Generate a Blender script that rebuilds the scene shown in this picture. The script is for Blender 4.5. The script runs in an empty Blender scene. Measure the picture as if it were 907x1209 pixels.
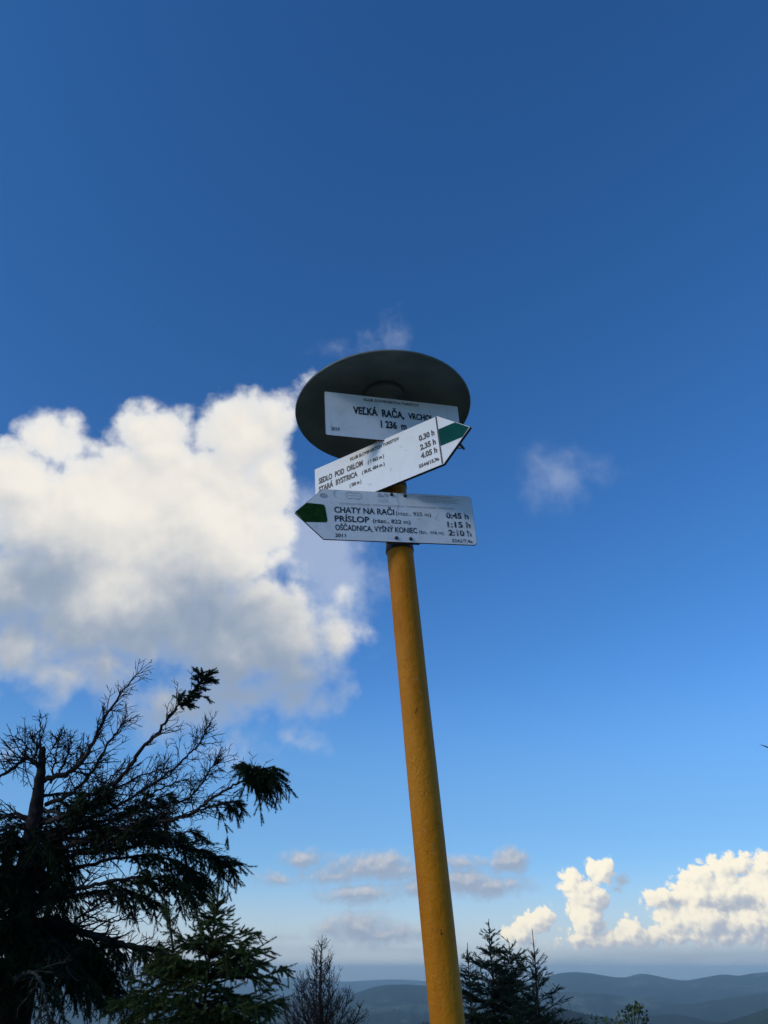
import bpy, bmesh, math, random
import numpy as np
from mathutils import Matrix, Vector

rng = np.random.default_rng(7)
random.seed(7)
sc = bpy.context.scene
COL = sc.collection
rad = math.radians

# ------------------------------------------------------------------ camera
EYE = np.array([0.0, 0.0, 1.6])
PITCH = rad(30.76)
cd = bpy.data.cameras.new('camera')
cam = bpy.data.objects.new('camera', cd)
COL.objects.link(cam)
cam.location = EYE
cam.rotation_euler = (rad(90) + PITCH, 0, 0)
cd.sensor_fit = 'VERTICAL'
cd.sensor_height = 36.0
cd.sensor_width = 27.0
cd.lens = 27.07
cd.clip_start = 0.05
cd.clip_end = 200000
sc.camera = cam
sc.render.resolution_x, sc.render.resolution_y = 768, 1024

# ------------------------------------------------------------------ exposure, sun
sc.view_settings.view_transform = 'Standard'
sc.view_settings.look = 'None'
sc.view_settings.gamma = 1.0
sc.view_settings.use_curve_mapping = False
sc.view_settings.exposure = 0.5
SUN_AZ, SUN_EL = -120.0, 24.0          # degrees, azimuth from +Y towards +X
SKY_STRENGTH = 0.12
sd = bpy.data.lights.new('sun', 'SUN')
sun = bpy.data.objects.new('sun', sd)
COL.objects.link(sun)
sd.energy = 0.86                         # the summit lies in a cloud's shade: weak and soft
sd.angle = rad(14)
sd.color = (1.0, 0.93, 0.82)
sv = Vector((math.sin(rad(SUN_AZ)) * math.cos(rad(SUN_EL)), math.cos(rad(SUN_AZ)) * math.cos(rad(SUN_EL)), math.sin(rad(SUN_EL))))
sun.rotation_euler = sv.to_track_quat('Z', 'Y').to_euler()
sun.location = (0, -20, 30)

sc.cycles.max_bounces = 8
sc.cycles.volume_bounces = 6
sc.cycles.use_denoising = True
sc.cycles.volume_step_rate = 5

# ------------------------------------------------------------------ node helpers
class NB:
    """small expression builder for a node tree"""
    def __init__(s, tree): s.t = tree
    def _in(s, sock, v):
        if isinstance(v, bpy.types.NodeSocket): s.t.links.new(v, sock)
        else: sock.default_value = v
    def m(s, op, a, b=None, c=None, clamp=False):
        n = s.t.nodes.new('ShaderNodeMath'); n.operation = op; n.use_clamp = clamp
        s._in(n.inputs[0], a)
        if b is not None: s._in(n.inputs[1], b)
        if c is not None: s._in(n.inputs[2], c)
        return n.outputs[0]
    def v(s, op, a, b=None, scale=None):
        n = s.t.nodes.new('ShaderNodeVectorMath'); n.operation = op
        s._in(n.inputs[0], a)
        if b is not None: s._in(n.inputs[1], b)
        if scale is not None: s._in(n.inputs['Scale'], scale)
        return n.outputs['Value'] if op in ('DOT_PRODUCT', 'LENGTH') else n.outputs[0]
    def noise(s, vec, scale, detail=4, rough=0.55, kind='FBM', out='Fac', norm=True, lac=2.0, dist=0.0):
        n = s.t.nodes.new('ShaderNodeTexNoise'); n.noise_type = kind
        if hasattr(n, 'normalize') and kind == 'FBM': n.normalize = norm
        s._in(n.inputs['Vector'], vec)
        n.inputs['Scale'].default_value = scale; n.inputs['Detail'].default_value = detail
        n.inputs['Roughness'].default_value = rough; n.inputs['Lacunarity'].default_value = lac
        n.inputs['Distortion'].default_value = dist
        return n.outputs[out]
    def ss(s, x, a, b, lo=0.0, hi=1.0):
        n = s.t.nodes.new('ShaderNodeMapRange'); n.interpolation_type = 'SMOOTHSTEP'
        s._in(n.inputs[0], x)
        for i, q in enumerate((a, b, lo, hi)): s._in(n.inputs[i + 1], q)
        return n.outputs[0]
    def mix(s, f, a, b):
        n = s.t.nodes.new('ShaderNodeMix'); n.data_type = 'RGBA'
        s._in(n.inputs[0], f); s._in(n.inputs[6], a); s._in(n.inputs[7], b)
        return n.outputs[2]

def c4(c): return (c[0], c[1], c[2], 1.0)

def ray(px, py):
    """direction through a point of the photograph"""
    a, b = (px - 453.5) / 909.0, (604.5 - py) / 909.0
    d = np.array([a, math.cos(PITCH) - b * math.sin(PITCH), math.sin(PITCH) + b * math.cos(PITCH)])
    return d / np.linalg.norm(d)
def at(px, py, dist): return EYE + ray(px, py) * dist

# ------------------------------------------------------------------ sky with clouds (directions only)
world = bpy.data.worlds.new('World'); sc.world = world
world.use_nodes = True
wt = world.node_tree
wt.nodes.clear()

def lobe_consts(px, py, a, b, tilt=0.0):
    d = ray(px, py)
    az, el = math.atan2(d[0], d[1]), math.asin(d[2])
    e1 = np.array([math.cos(az), -math.sin(az), 0.0])
    e2 = np.array([-math.sin(az) * math.sin(el), -math.cos(az) * math.sin(el), math.cos(el)])
    t = rad(tilt)
    f1, f2 = math.cos(t) * e1 + math.sin(t) * e2, -math.sin(t) * e1 + math.cos(t) * e2
    ct = math.cos(math.atan(math.hypot(px - 453.5, py - 604.5) / 909.0)) ** 1.5
    ar, br = a / 909.0 * ct, b / 909.0 * ct
    return f1 / ar, f2 / br, math.degrees(min(ar, br))

def cloud_group(name, lobes, warp, terms, smooth=0.6, floor_py=None, floor_soft=0.5, bias=0.0):
    """signed depth inside the cloud in degrees, as a function of direction"""
    g = bpy.data.node_groups.new(name, 'ShaderNodeTree')
    g.interface.new_socket('d', in_out='INPUT', socket_type='NodeSocketVector')
    g.interface.new_socket('f', in_out='OUTPUT', socket_type='NodeSocketFloat')
    nb = NB(g)
    d = g.nodes.new('NodeGroupInput').outputs[0]
    out = g.nodes.new('NodeGroupOutput')
    dw = d
    for sca, amt in warp:
        w = nb.noise(d, sca, 3, 0.5, out='Color')
        dw = nb.v('ADD', dw, nb.v('SCALE', nb.v('SUBTRACT', w, (0.5, 0.5, 0.5)), scale=amt))
    acc = None
    for L in lobes:
        f1, f2, s = lobe_consts(*L)
        u = nb.v('DOT_PRODUCT', dw, tuple(f1)); v = nb.v('DOT_PRODUCT', dw, tuple(f2))
        r = nb.m('SQRT', nb.m('MULTIPLY_ADD', u, u, nb.m('MULTIPLY', v, v)))
        f = nb.m('MULTIPLY_ADD', r, -s, s)
        acc = f if acc is None else nb.m('SMOOTH_MAX', acc, f, smooth)
    if floor_py is not None:
        el = nb.v('DOT_PRODUCT', dw, (0, 0, 1))
        z0 = float(ray(453, floor_py)[2])
        acc = nb.m('SMOOTH_MIN', acc, nb.m('MULTIPLY', nb.m('SUBTRACT', el, z0), 57.3), floor_soft)
    for kind, sca, amp, det, rough in terms:
        if kind == 'f':
            n = nb.m('SUBTRACT', nb.noise(d, sca, det, rough), 0.5)
        else:      # billows: bumps with creases between them
            q = nb.v('ADD', nb.v('SCALE', d, scale=sca), nb.v('SCALE', nb.noise(d, sca * 0.6, 1, 0.5, out='Color'), scale=0.8))
            vn = g.nodes.new('ShaderNodeTexVoronoi'); vn.feature = 'F1'; vn.inputs['Scale'].default_value = 1.0
            vn.inputs['Detail'].default_value = det; vn.inputs['Roughness'].default_value = rough
            nb._in(vn.inputs['Vector'], q)
            n = nb.m('SUBTRACT', 0.42, nb.m('MULTIPLY', vn.outputs['Distance'], vn.outputs['Distance']))
        acc = nb.m('MULTIPLY_ADD', n, amp, acc)
    if bias: acc = nb.m('ADD', acc, bias)
    front = nb.m('GREATER_THAN', nb.v('DOT_PRODUCT', d, (0, 1, 0)), 0.0)
    acc = nb.m('ADD', acc, nb.m('MULTIPLY', nb.m('SUBTRACT', front, 1.0), 100.0))
    g.links.new(acc, out.inputs[0])
    return g

BIG = [(30, 575, 110, 80), (70, 530, 65, 52), (185, 530, 62, 66), (130, 610, 140, 105), (285, 520, 66, 66), (320, 495, 46, 45),
       (372, 470, 40, 30), (240, 620, 115, 110), (318, 560, 45, 58), (150, 720, 190, 95), (290, 750, 125, 88), (402, 746, 52, 50), (340, 795, 95, 44),
       (80, 800, 140, 50), (210, 840, 130, 44), (300, 815, 140, 48), (25, 770, 95, 62), (20, 700, 80, 70), (130, 790, 110, 50), (345, 700, 32, 40), (338, 874, 60, 28), (5, 890, 34, 22)]
def zz(x, y, a, b, t=0): return (560 + x / 2.614, 980 + y / 2.614, a / 2.614, b / 2.614, t)
CUM = [zz(390, 128, 44, 44), zz(300, 165, 40, 44), zz(350, 200, 66, 55), zz(345, 270, 50, 66), zz(335, 335, 68, 34),
       zz(185, 280, 52, 38), zz(222, 262, 26, 26), zz(140, 322, 50, 34), zz(490, 312, 40, 46), zz(440, 335, 40, 28), zz(545, 330, 60, 34),
       zz(605, 285, 52, 44), zz(700, 140, 68, 42), zz(760, 120, 60, 40), zz(830, 112, 52, 44), zz(890, 112, 50, 44), zz(790, 190, 160, 66),
       zz(720, 270, 130, 66), zz(850, 280, 130, 72), zz(900, 200, 100, 90), zz(600, 212, 72, 30), zz(640, 335, 110, 30), zz(780, 335, 150, 34), zz(880, 335, 90, 44), zz(690, 200, 90, 60), zz(420, 345, 80, 22), zz(560, 345, 120, 24), zz(330, 345, 95, 24)]
SHADE = [(275, 745, 90, 48), (325, 775, 62, 36), (310, 815, 130, 42), (190, 750, 120, 30), (30, 690, 55, 34), (240, 850, 150, 30), (60, 735, 90, 22)]
SMALL_ = [(445, 1024, 48, 12), (458, 1017, 24, 9), (395, 1034, 26, 6), (425, 1056, 38, 8), (357, 1014, 17, 8), (322, 1037, 16, 4),
         (601, 1018, 18, 13), (568, 1047, 44, 9), (553, 1040, 22, 11), (500, 1048, 34, 7), (442, 1102, 56, 10), (428, 1094, 32, 12),
         (545, 1018, 26, 5), (395, 1100, 20, 7)]
SMALL = [(x_, y_, a_ * 1.2, b_ * 1.25) for x_, y_, a_, b_ in SMALL_]
DARK = [(791, 1066, 25, 7), (846, 1068, 26, 6), (879, 1065, 16, 7), (862, 1072, 34, 5), (734, 1037, 12, 9), (728, 1050, 9, 6)]
BAND = [(820, 1128, 260, 15), (700, 1134, 200, 12), (460, 1122, 260, 7), (330, 1108, 60, 5), (760, 1146, 400, 8)]
WISP = [(655, 565, 38, 36, -10), (695, 555, 26, 14), (638, 545, 16, 22), (467, 392, 12, 19), (402, 415, 20, 6), (428, 408, 10, 6), (780, 997, 16, 3, -20), (375, 640, 70, 70),
        (400, 690, 60, 50), (260, 890, 60, 14)]
WISP_L = [w_ for w_ in WISP if w_[0] < 500]; WISP_R = [w_ for w_ in WISP if w_[0] >= 500]
gBIG = cloud_group('cloud_big', BIG, [(5, 0.05), (14, 0.022)], [('b', 15, 1.05, 2, 0.5), ('f', 24, 3.2, 6, 0.62)], 0.8)
gSHD = cloud_group('cloud_shade', SHADE, [(8, 0.05)], [('f', 16, 4.0, 4, 0.55)], 1.0)
gBIGs = cloud_group('cloud_big_soft', BIG, [(5, 0.05), (14, 0.022)], [('f', 22, 3.0, 2, 0.5)], 0.8)
gCUM = cloud_group('cloud_cumulus', CUM, [(30, 0.008)], [('b', 75, 0.34, 2, 0.55), ('f', 120, 0.36, 4, 0.6)], 0.25, 1117.5, 0.15, bias=0.30)
gCUMs = cloud_group('cloud_cumulus_soft', CUM, [(30, 0.008)], [('b', 44, 0.3, 0, 0.5)], 0.25, 1117.5, 0.15, bias=0.30)
gSML = cloud_group('cloud_small', SMALL, [(28, 0.012)], [('f', 60, 1.35, 5, 0.62)], 0.15, bias=0.26)
gDRK = cloud_group('cloud_dark', DARK, [(40, 0.008)], [('f', 80, 1.3, 5, 0.6)], 0.15)
gBND = cloud_group('cloud_band', BAND, [(12, 0.01)], [('f', 18, 0.8, 4, 0.55)], 0.2)
gWSL = cloud_group('cloud_wisp_pale', WISP_L, [(22, 0.03)], [('f', 30, 3.4, 6, 0.62)], 0.3)
gWSR = cloud_group('cloud_wisp', WISP_R, [(22, 0.03)], [('f', 30, 3.4, 6, 0.62)], 0.3)

nb = NB(wt)
tc = wt.nodes.new('ShaderNodeTexCoord')
D = nb.v('NORMALIZE', tc.outputs['Generated'])
def ev(g, d):
    n = wt.nodes.new('ShaderNodeGroup'); n.node_tree = g
    wt.links.new(d, n.inputs[0]); return n.outputs[0]
def off(vec): return nb.v('NORMALIZE', nb.v('ADD', D, vec))
def clampf(x, a): return nb.m('MINIMUM', nb.m('MAXIMUM', x, -a), a)

sky = wt.nodes.new('ShaderNodeTexSky')
sky.sky_type = 'NISHITA'; sky.sun_disc = False
sky.sun_elevation = rad(SUN_EL); sky.sun_rotation = rad(SUN_AZ)
sky.altitude = 1236; sky.air_density = 1.0; sky.dust_density = 0.3; sky.ozone_density = 4.0
hs = wt.nodes.new('ShaderNodeHueSaturation')
hs.inputs['Hue'].default_value = 0.505
hs.inputs['Saturation'].default_value = 1.21
wt.links.new(sky.outputs[0], hs.inputs['Color'])
CB = 0.74 / SKY_STRENGTH                      # cloud radiance in the sky texture's own units
def cc_(r, g_, b_): return (r * CB, g_ * CB, b_ * CB, 1)
zel = nb.v('DOT_PRODUCT', D, (0, 0, 1))
xd = nb.v('DOT_PRODUCT', D, (1, 0, 0))
zat = lambda px, py: float(ray(px, py)[2])
# thin high veil, paler and greyer towards the horizon
SKYC = nb.mix(nb.ss(zel, 0.33, 0.13, 0, 0.52), hs.outputs[0], cc_(0.15, 0.345, 0.62))
SKYC = nb.mix(nb.ss(zel, 0.115, -0.015, 0, 0.97), SKYC, cc_(0.54, 0.60, 0.65))

def sky_shader(c):
    b = wt.nodes.new('ShaderNodeBackground'); nb._in(b.inputs[0], c); b.inputs[1].default_value = SKY_STRENGTH
    return b.outputs[0]
def mix_shader(f, a, b):
    mx = wt.nodes.new('ShaderNodeMixShader')
    nb._in(mx.inputs[0], f); wt.links.new(a, mx.inputs[1]); wt.links.new(b, mx.inputs[2]); return mx.outputs[0]

# the quarter of the sky that holds the big cloud
c = nb.mix(nb.ss(ev(gWSL, D), -0.6, 2.6, 0, 0.5), SKYC, cc_(0.60, 0.67, 0.78))
f0 = ev(gBIG, D)
fine = nb.m('SUBTRACT', f0, ev(gBIG, off((0.004, 0.0, 0.016))))
broad = clampf(nb.m('SUBTRACT', ev(gBIGs, D), ev(gBIGs, off((0.03, 0.0, 0.075)))), 3.0)
tone = nb.m('SUBTRACT', nb.noise(D, 9, 4, 0.6), 0.5)
lum = nb.m('MULTIPLY_ADD', clampf(fine, 2.2), 0.10, nb.m('MULTIPLY_ADD', broad, 0.055, 0.57))
lum = nb.m('ADD', nb.m('MULTIPLY_ADD', tone, 0.6, lum), nb.ss(zel, zat(200, 880), zat(200, 560), -0.14, 0.14))
lum = nb.m('SUBTRACT', lum, nb.ss(ev(gSHD, D), -2.6, 3.0, 0, 0.72))
lum = nb.ss(lum, -0.22, 1.12)
ccol = nb.mix(lum, cc_(0.27, 0.345, 0.46), cc_(0.88, 0.835, 0.76))
core = nb.ss(f0, 0.0, 2.5)
ccol = nb.mix(nb.m('MULTIPLY_ADD', core, -0.45, 0.45), ccol, cc_(0.62, 0.70, 0.82))
sh_big = sky_shader(nb.mix(nb.ss(f0, -0.4, nb.ss(zel, zat(200, 800), zat(200, 600), 2.6, 1.1)), c, ccol))

# the low sky
c = nb.mix(nb.ss(ev(gBND, D), -0.2, 0.8, 0, 0.75), SKYC, cc_(0.34, 0.42, 0.50))
f0 = ev(gCUM, D)
fine = nb.m('SUBTRACT', f0, ev(gCUM, off((-0.004, 0.0, 0.004))))
broad = clampf(nb.m('SUBTRACT', ev(gCUMs, D), ev(gCUMs, off((-0.016, 0.0, 0.011)))), 0.9)
lum = nb.m('MULTIPLY_ADD', fine, 0.95, nb.m('MULTIPLY_ADD', broad, 0.40, 0.50))
lum = nb.m('ADD', lum, nb.ss(zel, zat(700, 1117), zat(700, 1085), -0.16, 0.04))
lum = nb.ss(lum, -0.25, 1.1)
ccol = nb.mix(lum, cc_(0.42, 0.47, 0.56), cc_(0.99, 0.915, 0.74))
c = nb.mix(nb.ss(f0, -0.06, 0.25), c, ccol)
f0 = ev(gSML, D)
lum = nb.m('MULTIPLY_ADD', nb.m('SUBTRACT', f0, ev(gSML, off((-0.002, 0.0, 0.006)))), 0.85, 0.0, clamp=True)
c = nb.mix(nb.ss(f0, -0.15, 0.75, 0, 0.95), c, nb.mix(lum, cc_(0.32, 0.39, 0.51), cc_(0.80, 0.75, 0.71)))
c = nb.mix(nb.ss(ev(gDRK, D), -0.1, 0.4, 0, 0.8), c, cc_(0.38, 0.43, 0.52))
sh_low = sky_shader(c)

# the rest, clear but for a wisp
sh_mid = sky_shader(nb.mix(nb.ss(ev(gWSR, D), -0.8, 4.0, 0, 0.42), SKYC, cc_(0.62, 0.68, 0.78)))
sh_top = sky_shader(SKYC)
yd = nb.v('DOT_PRODUCT', D, (0, 1, 0))
in_front = nb.m('GREATER_THAN', yd, 0.2)
is_low = nb.m('LESS_THAN', zel, 0.155)
is_big = nb.m('MULTIPLY', nb.m('LESS_THAN', xd, 0.085), nb.m('GREATER_THAN', xd, -0.62))
is_clear = nb.m('GREATER_THAN', zel, 0.80)
sh = mix_shader(is_big, sh_mid, sh_big)
sh = mix_shader(is_low, sh, sh_low)
sh = mix_shader(nb.m('MULTIPLY', in_front, nb.m('SUBTRACT', 1.0, is_clear)), sh_top, sh)
wo = wt.nodes.new('ShaderNodeOutputWorld')
wt.links.new(sh, wo.inputs['Surface'])
world.cycles.sampling_method = 'MANUAL'
world.cycles.sample_map_resolution = 512

# ------------------------------------------------------------------ materials
def mat(name, build):
    m = bpy.data.materials.new(name); m.use_nodes = True
    t = m.node_tree
    b = t.nodes['Principled BSDF']
    build(NB(t), b, t)
    return m
def geo_pos(t): return t.nodes.new('ShaderNodeNewGeometry').outputs['Position']
def obj_pos(t): return t.nodes.new('ShaderNodeTexCoord').outputs['Object']
def bump(t, nb, b, h, strength, dist):
    n = t.nodes.new('ShaderNodeBump'); n.inputs['Strength'].default_value = strength; n.inputs['Distance'].default_value = dist
    nb._in(n.inputs['Height'], h); t.links.new(n.outputs[0], b.inputs['Normal'])

def simple(a, c, scale, rough=0.7, spec=0.3, bmp=0.0):
    def f(nb, b, t):
        p = obj_pos(t); n = nb.noise(p, scale, 4, 0.6)
        nb._in(b.inputs['Base Color'], nb.mix(nb.ss(n, 0.35, 0.68), c4(a), c4(c)))
        b.inputs['Roughness'].default_value = rough
        b.inputs['Specular IOR Level'].default_value = spec
        if bmp: bump(t, nb, b, n, 0.6, bmp)
    return f
M = {}
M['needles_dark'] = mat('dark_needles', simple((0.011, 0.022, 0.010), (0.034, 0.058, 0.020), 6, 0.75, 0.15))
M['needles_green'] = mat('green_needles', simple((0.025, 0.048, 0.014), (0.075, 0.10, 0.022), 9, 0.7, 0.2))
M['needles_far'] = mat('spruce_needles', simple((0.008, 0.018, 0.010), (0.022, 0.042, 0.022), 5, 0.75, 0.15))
M['bark'] = mat('dark_bark', simple((0.012, 0.010, 0.009), (0.04, 0.034, 0.030), 22, 0.9, 0.1, 0.01))
M['dead_wood'] = mat('dead_wood', simple((0.016, 0.013, 0.012), (0.05, 0.042, 0.038), 14, 0.9, 0.1))
M['lichen_wood'] = mat('lichen_covered_wood', simple((0.025, 0.025, 0.021), (0.075, 0.08, 0.065), 30, 0.95, 0.05))
M['dead_brown'] = mat('bare_twig_bark', simple((0.025, 0.020, 0.018), (0.06, 0.048, 0.045), 8, 0.9, 0.1))
M['leaf'] = mat('sapling_leaf', simple((0.03, 0.05, 0.015), (0.09, 0.12, 0.03), 14, 0.6, 0.25))

def pole_mat(nb, b, t):
    p = obj_pos(t)
    warp = nb.noise(p, 9, 3, 0.6, out='Color')
    q = nb.v('ADD', p, nb.v('SCALE', warp, scale=0.03))
    vn = t.nodes.new('ShaderNodeTexVoronoi'); vn.feature = 'DISTANCE_TO_EDGE'; vn.inputs['Scale'].default_value = 75
    sq = nb.v('MULTIPLY', q, (1.0, 1.0, 0.55)); nb._in(vn.inputs['Vector'], sq)
    crk = nb.ss(vn.outputs['Distance'], 0.0, 0.05)
    patch = nb.ss(nb.noise(p, 16, 4, 0.7), 0.50, 0.66)
    crk = nb.m('SUBTRACT', 1.0, nb.m('MULTIPLY', nb.m('SUBTRACT', 1.0, crk), patch))
    n1 = nb.noise(nb.v('MULTIPLY', p, (1, 1, 0.3)), 14, 5, 0.65)
    col = nb.mix(nb.ss(n1, 0.3, 0.7), c4((0.45, 0.145, 0.003)), c4((0.57, 0.205, 0.004)))
    fade = nb.ss(nb.noise(nb.v('MULTIPLY', p, (1, 1, 0.5)), 6, 4, 0.65), 0.45, 0.65, 0, 0.35)
    col = nb.mix(fade, col, c4((0.60, 0.255, 0.018)))
    pale = nb.ss(nb.noise(p, 60, 4, 0.7), 0.60, 0.70, 0, 0.4)
    col = nb.mix(pale, col, c4((0.50, 0.30, 0.10)))
    pit = nb.ss(nb.noise(p, 120, 2, 0.5), 0.72, 0.77)
    col = nb.mix(nb.m('MULTIPLY', pit, 0.8), col, c4((0.10, 0.04, 0.015)))
    col = nb.mix(nb.m('MULTIPLY_ADD', crk, -0.14, 0.14), col, c4((0.20, 0.085, 0.018)))
    chip = nb.ss(nb.noise(nb.v('MULTIPLY', p, (1, 1, 0.6)), 26, 5, 0.75), 0.665, 0.70)
    col = nb.mix(nb.m('MULTIPLY', chip, 0.85), col, c4((0.11, 0.045, 0.02)))
    run = nb.ss(nb.noise(nb.v('MULTIPLY', p, (1, 1, 0.06)), 75, 4, 0.6), 0.58, 0.72, 0, 0.25)
    col = nb.mix(run, col, c4((0.25, 0.085, 0.008)))
    nb._in(b.inputs['Base Color'], col)
    b.inputs['Roughness'].default_value = 0.5
    b.inputs['Specular IOR Level'].default_value = 0.13
    h = nb.m('MULTIPLY_ADD', crk, 0.45, nb.m('MULTIPLY', nb.noise(p, 42, 6, 0.7), 1.7))
    h = nb.m('SUBTRACT', h, nb.m('MULTIPLY', chip, 0.8))
    bump(t, nb, b, h, 0.6, 0.004)
M['pole'] = mat('yellow_paint', pole_mat)

def board_mat(base, dirt, amount):
    def f(nb, b, t):
        p = obj_pos(t)
        n = nb.noise(p, 18, 6, 0.65)
        col = nb.mix(nb.ss(n, 0.42, 0.75, 0, amount), c4(base), c4(dirt))
        streak = nb.noise(nb.v('MULTIPLY', p, (60, 5, 5)), 1.0, 4, 0.6)
        col = nb.mix(nb.ss(streak, 0.55, 0.75, 0, amount * 0.7), col, c4(dirt))
        sp = nb.ss(nb.noise(p, 170, 2, 0.5), 0.70, 0.76, 0, 0.5)
        col = nb.mix(sp, col, c4((0.12, 0.11, 0.10)))
        nb._in(b.inputs['Base Color'], col)
        b.inputs['Roughness'].default_value = 0.42
        b.inputs['Specular IOR Level'].default_value = 0.4
        bump(t, nb, b, nb.noise(p, 6, 3, 0.5), 0.25, 0.004)
    return f
M['board_white'] = mat('white_board_paint', board_mat((0.80, 0.83, 0.83), (0.62, 0.62, 0.60), 0.25))
M['board_grey'] = mat('weathered_board_paint', board_mat((0.72, 0.735, 0.73), (0.54, 0.545, 0.53), 0.5))
M['board_plate'] = mat('summit_plate_paint', board_mat((0.78, 0.79, 0.78), (0.50, 0.50, 0.48), 0.45))
M['edge'] = mat('dark_board_edge', simple((0.03, 0.025, 0.022), (0.07, 0.055, 0.045), 40, 0.8))
def ink(wear, under, scale, lo=0.50):
    def f(nb, b, t):
        p = obj_pos(t)
        n = nb.noise(p, scale, 3, 0.6)
        nb._in(b.inputs['Base Color'], nb.mix(nb.ss(n, lo, lo + 0.16, 0, wear), c4((0.012, 0.012, 0.014)), c4(under)))
        b.inputs['Roughness'].default_value = 0.5
    return f
M['ink'] = mat('black_lettering', ink(0.3, (0.5, 0.5, 0.5), 120, 0.54))
M['ink_worn'] = mat('worn_lettering', ink(0.75, (0.5, 0.5, 0.5), 90, 0.47))
M['ink_faded'] = mat('faded_print', ink(0.5, (0.5, 0.5, 0.5), 60))
M['faded'] = mat('faded_marks', simple((0.30, 0.31, 0.32), (0.42, 0.43, 0.43), 90, 0.6))
M['faded_pale'] = mat('pale_faded_marks', simple((0.36, 0.40, 0.46), (0.47, 0.49, 0.52), 90, 0.6))
M['teal'] = mat('teal_trail_mark', simple((0.0, 0.062, 0.052), (0.0, 0.085, 0.070), 20, 0.7, 0.08))
M['green'] = mat('hand_painted_green', simple((0.006, 0.030, 0.004), (0.014, 0.052, 0.008), 60, 0.6, 0.08, 0.001))
M['cap'] = mat('cap_metal', simple((0.13, 0.158, 0.15), (0.20, 0.225, 0.21), 9, 0.6, 0.3))
M['cap_top'] = M['cap']
M['metal'] = mat('dark_steel', simple((0.02, 0.02, 0.022), (0.06, 0.055, 0.05), 60, 0.5, 0.5))
M['bird'] = mat('dark_feathers', simple((0.01, 0.01, 0.012), (0.02, 0.02, 0.022), 20, 0.7))
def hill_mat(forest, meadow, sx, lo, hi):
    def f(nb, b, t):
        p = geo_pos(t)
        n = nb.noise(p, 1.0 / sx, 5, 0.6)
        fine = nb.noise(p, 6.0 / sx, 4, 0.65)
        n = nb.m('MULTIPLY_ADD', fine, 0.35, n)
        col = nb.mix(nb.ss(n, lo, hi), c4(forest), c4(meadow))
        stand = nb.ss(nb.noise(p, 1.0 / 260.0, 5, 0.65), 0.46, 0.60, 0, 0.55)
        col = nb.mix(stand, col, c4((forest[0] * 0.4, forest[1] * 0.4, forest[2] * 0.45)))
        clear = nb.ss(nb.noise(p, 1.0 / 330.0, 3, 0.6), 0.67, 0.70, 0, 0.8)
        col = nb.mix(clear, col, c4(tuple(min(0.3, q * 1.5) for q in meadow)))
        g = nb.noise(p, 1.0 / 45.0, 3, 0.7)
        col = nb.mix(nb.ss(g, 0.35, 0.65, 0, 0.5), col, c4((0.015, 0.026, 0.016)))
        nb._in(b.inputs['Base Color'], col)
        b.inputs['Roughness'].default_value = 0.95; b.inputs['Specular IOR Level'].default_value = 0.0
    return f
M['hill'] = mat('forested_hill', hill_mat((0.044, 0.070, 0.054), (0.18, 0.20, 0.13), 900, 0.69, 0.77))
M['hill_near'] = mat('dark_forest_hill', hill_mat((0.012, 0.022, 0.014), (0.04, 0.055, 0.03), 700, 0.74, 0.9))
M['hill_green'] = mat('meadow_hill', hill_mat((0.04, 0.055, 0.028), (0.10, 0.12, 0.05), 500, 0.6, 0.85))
def summit(nb, b, t):
    hill_mat((0.035, 0.05, 0.022), (0.10, 0.12, 0.05), 900, 0.62, 0.8)(nb, b, t)
    far = b.inputs['Base Color'].links[0].from_socket
    p = geo_pos(t)
    n = nb.noise(p, 0.5, 6, 0.65); n2 = nb.noise(p, 9, 4, 0.7)
    dry = nb.mix(nb.ss(nb.m('MULTIPLY_ADD', n2, 0.5, n), 0.6, 0.9), c4((0.19, 0.17, 0.085)), c4((0.30, 0.27, 0.19)))
    r = nb.m('MULTIPLY_ADD', n, 18.0, nb.v('LENGTH', p))
    nb._in(b.inputs['Base Color'], nb.mix(nb.ss(r, 22, 42), dry, far))
M['ground'] = mat('mountain_meadow', summit)

# ------------------------------------------------------------------ object helpers
def mesh_obj(name, verts, faces, m, parent=None, smooth=False, origin=None):
    me = bpy.data.meshes.new(name)
    v = np.asarray(verts, dtype=np.float64).reshape(-1, 3)
    if origin is not None: v = v - np.asarray(origin)
    if isinstance(faces, np.ndarray):
        k = faces.shape[1]
        me.vertices.add(len(v)); me.vertices.foreach_set('co', v.ravel())
        me.loops.add(faces.size); me.loops.foreach_set('vertex_index', faces.ravel().astype(np.int32))
        me.polygons.add(len(faces)); me.polygons.foreach_set('loop_start', np.arange(0, faces.size, k, dtype=np.int32))
        me.polygons.foreach_set('loop_total', np.full(len(faces), k, dtype=np.int32))
        me.update(calc_edges=True); me.validate()
    else:
        me.from_pydata([tuple(q) for q in v], [], faces); me.update()
    if m is not None: me.materials.append(m)
    if smooth: me.polygons.foreach_set('use_smooth', [True] * len(me.polygons))
    o = bpy.data.objects.new(name, me); COL.objects.link(o)
    if parent is not None: o.parent = parent
    return o
def bm_obj(name, bm, m, parent=None, smooth=False):
    me = bpy.data.meshes.new(name); bm.normal_update(); bm.to_mesh(me); bm.free()
    for q in (m if isinstance(m, (list, tuple)) else [m]): me.materials.append(q)
    if smooth: me.polygons.foreach_set('use_smooth', [True] * len(me.polygons))
    o = bpy.data.objects.new(name, me); COL.objects.link(o)
    if parent is not None: o.parent = parent
    return o
def thing(name, label, cat, loc, group=None):
    o = bpy.data.objects.new(name, None); COL.objects.link(o)
    o.empty_display_size = 0.2
    o.location = Vector([float(q) for q in loc]); o['label'] = label; o['category'] = cat
    if group: o['group'] = group
    return o
def structure(o): o['kind'] = 'structure'; return o

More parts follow.
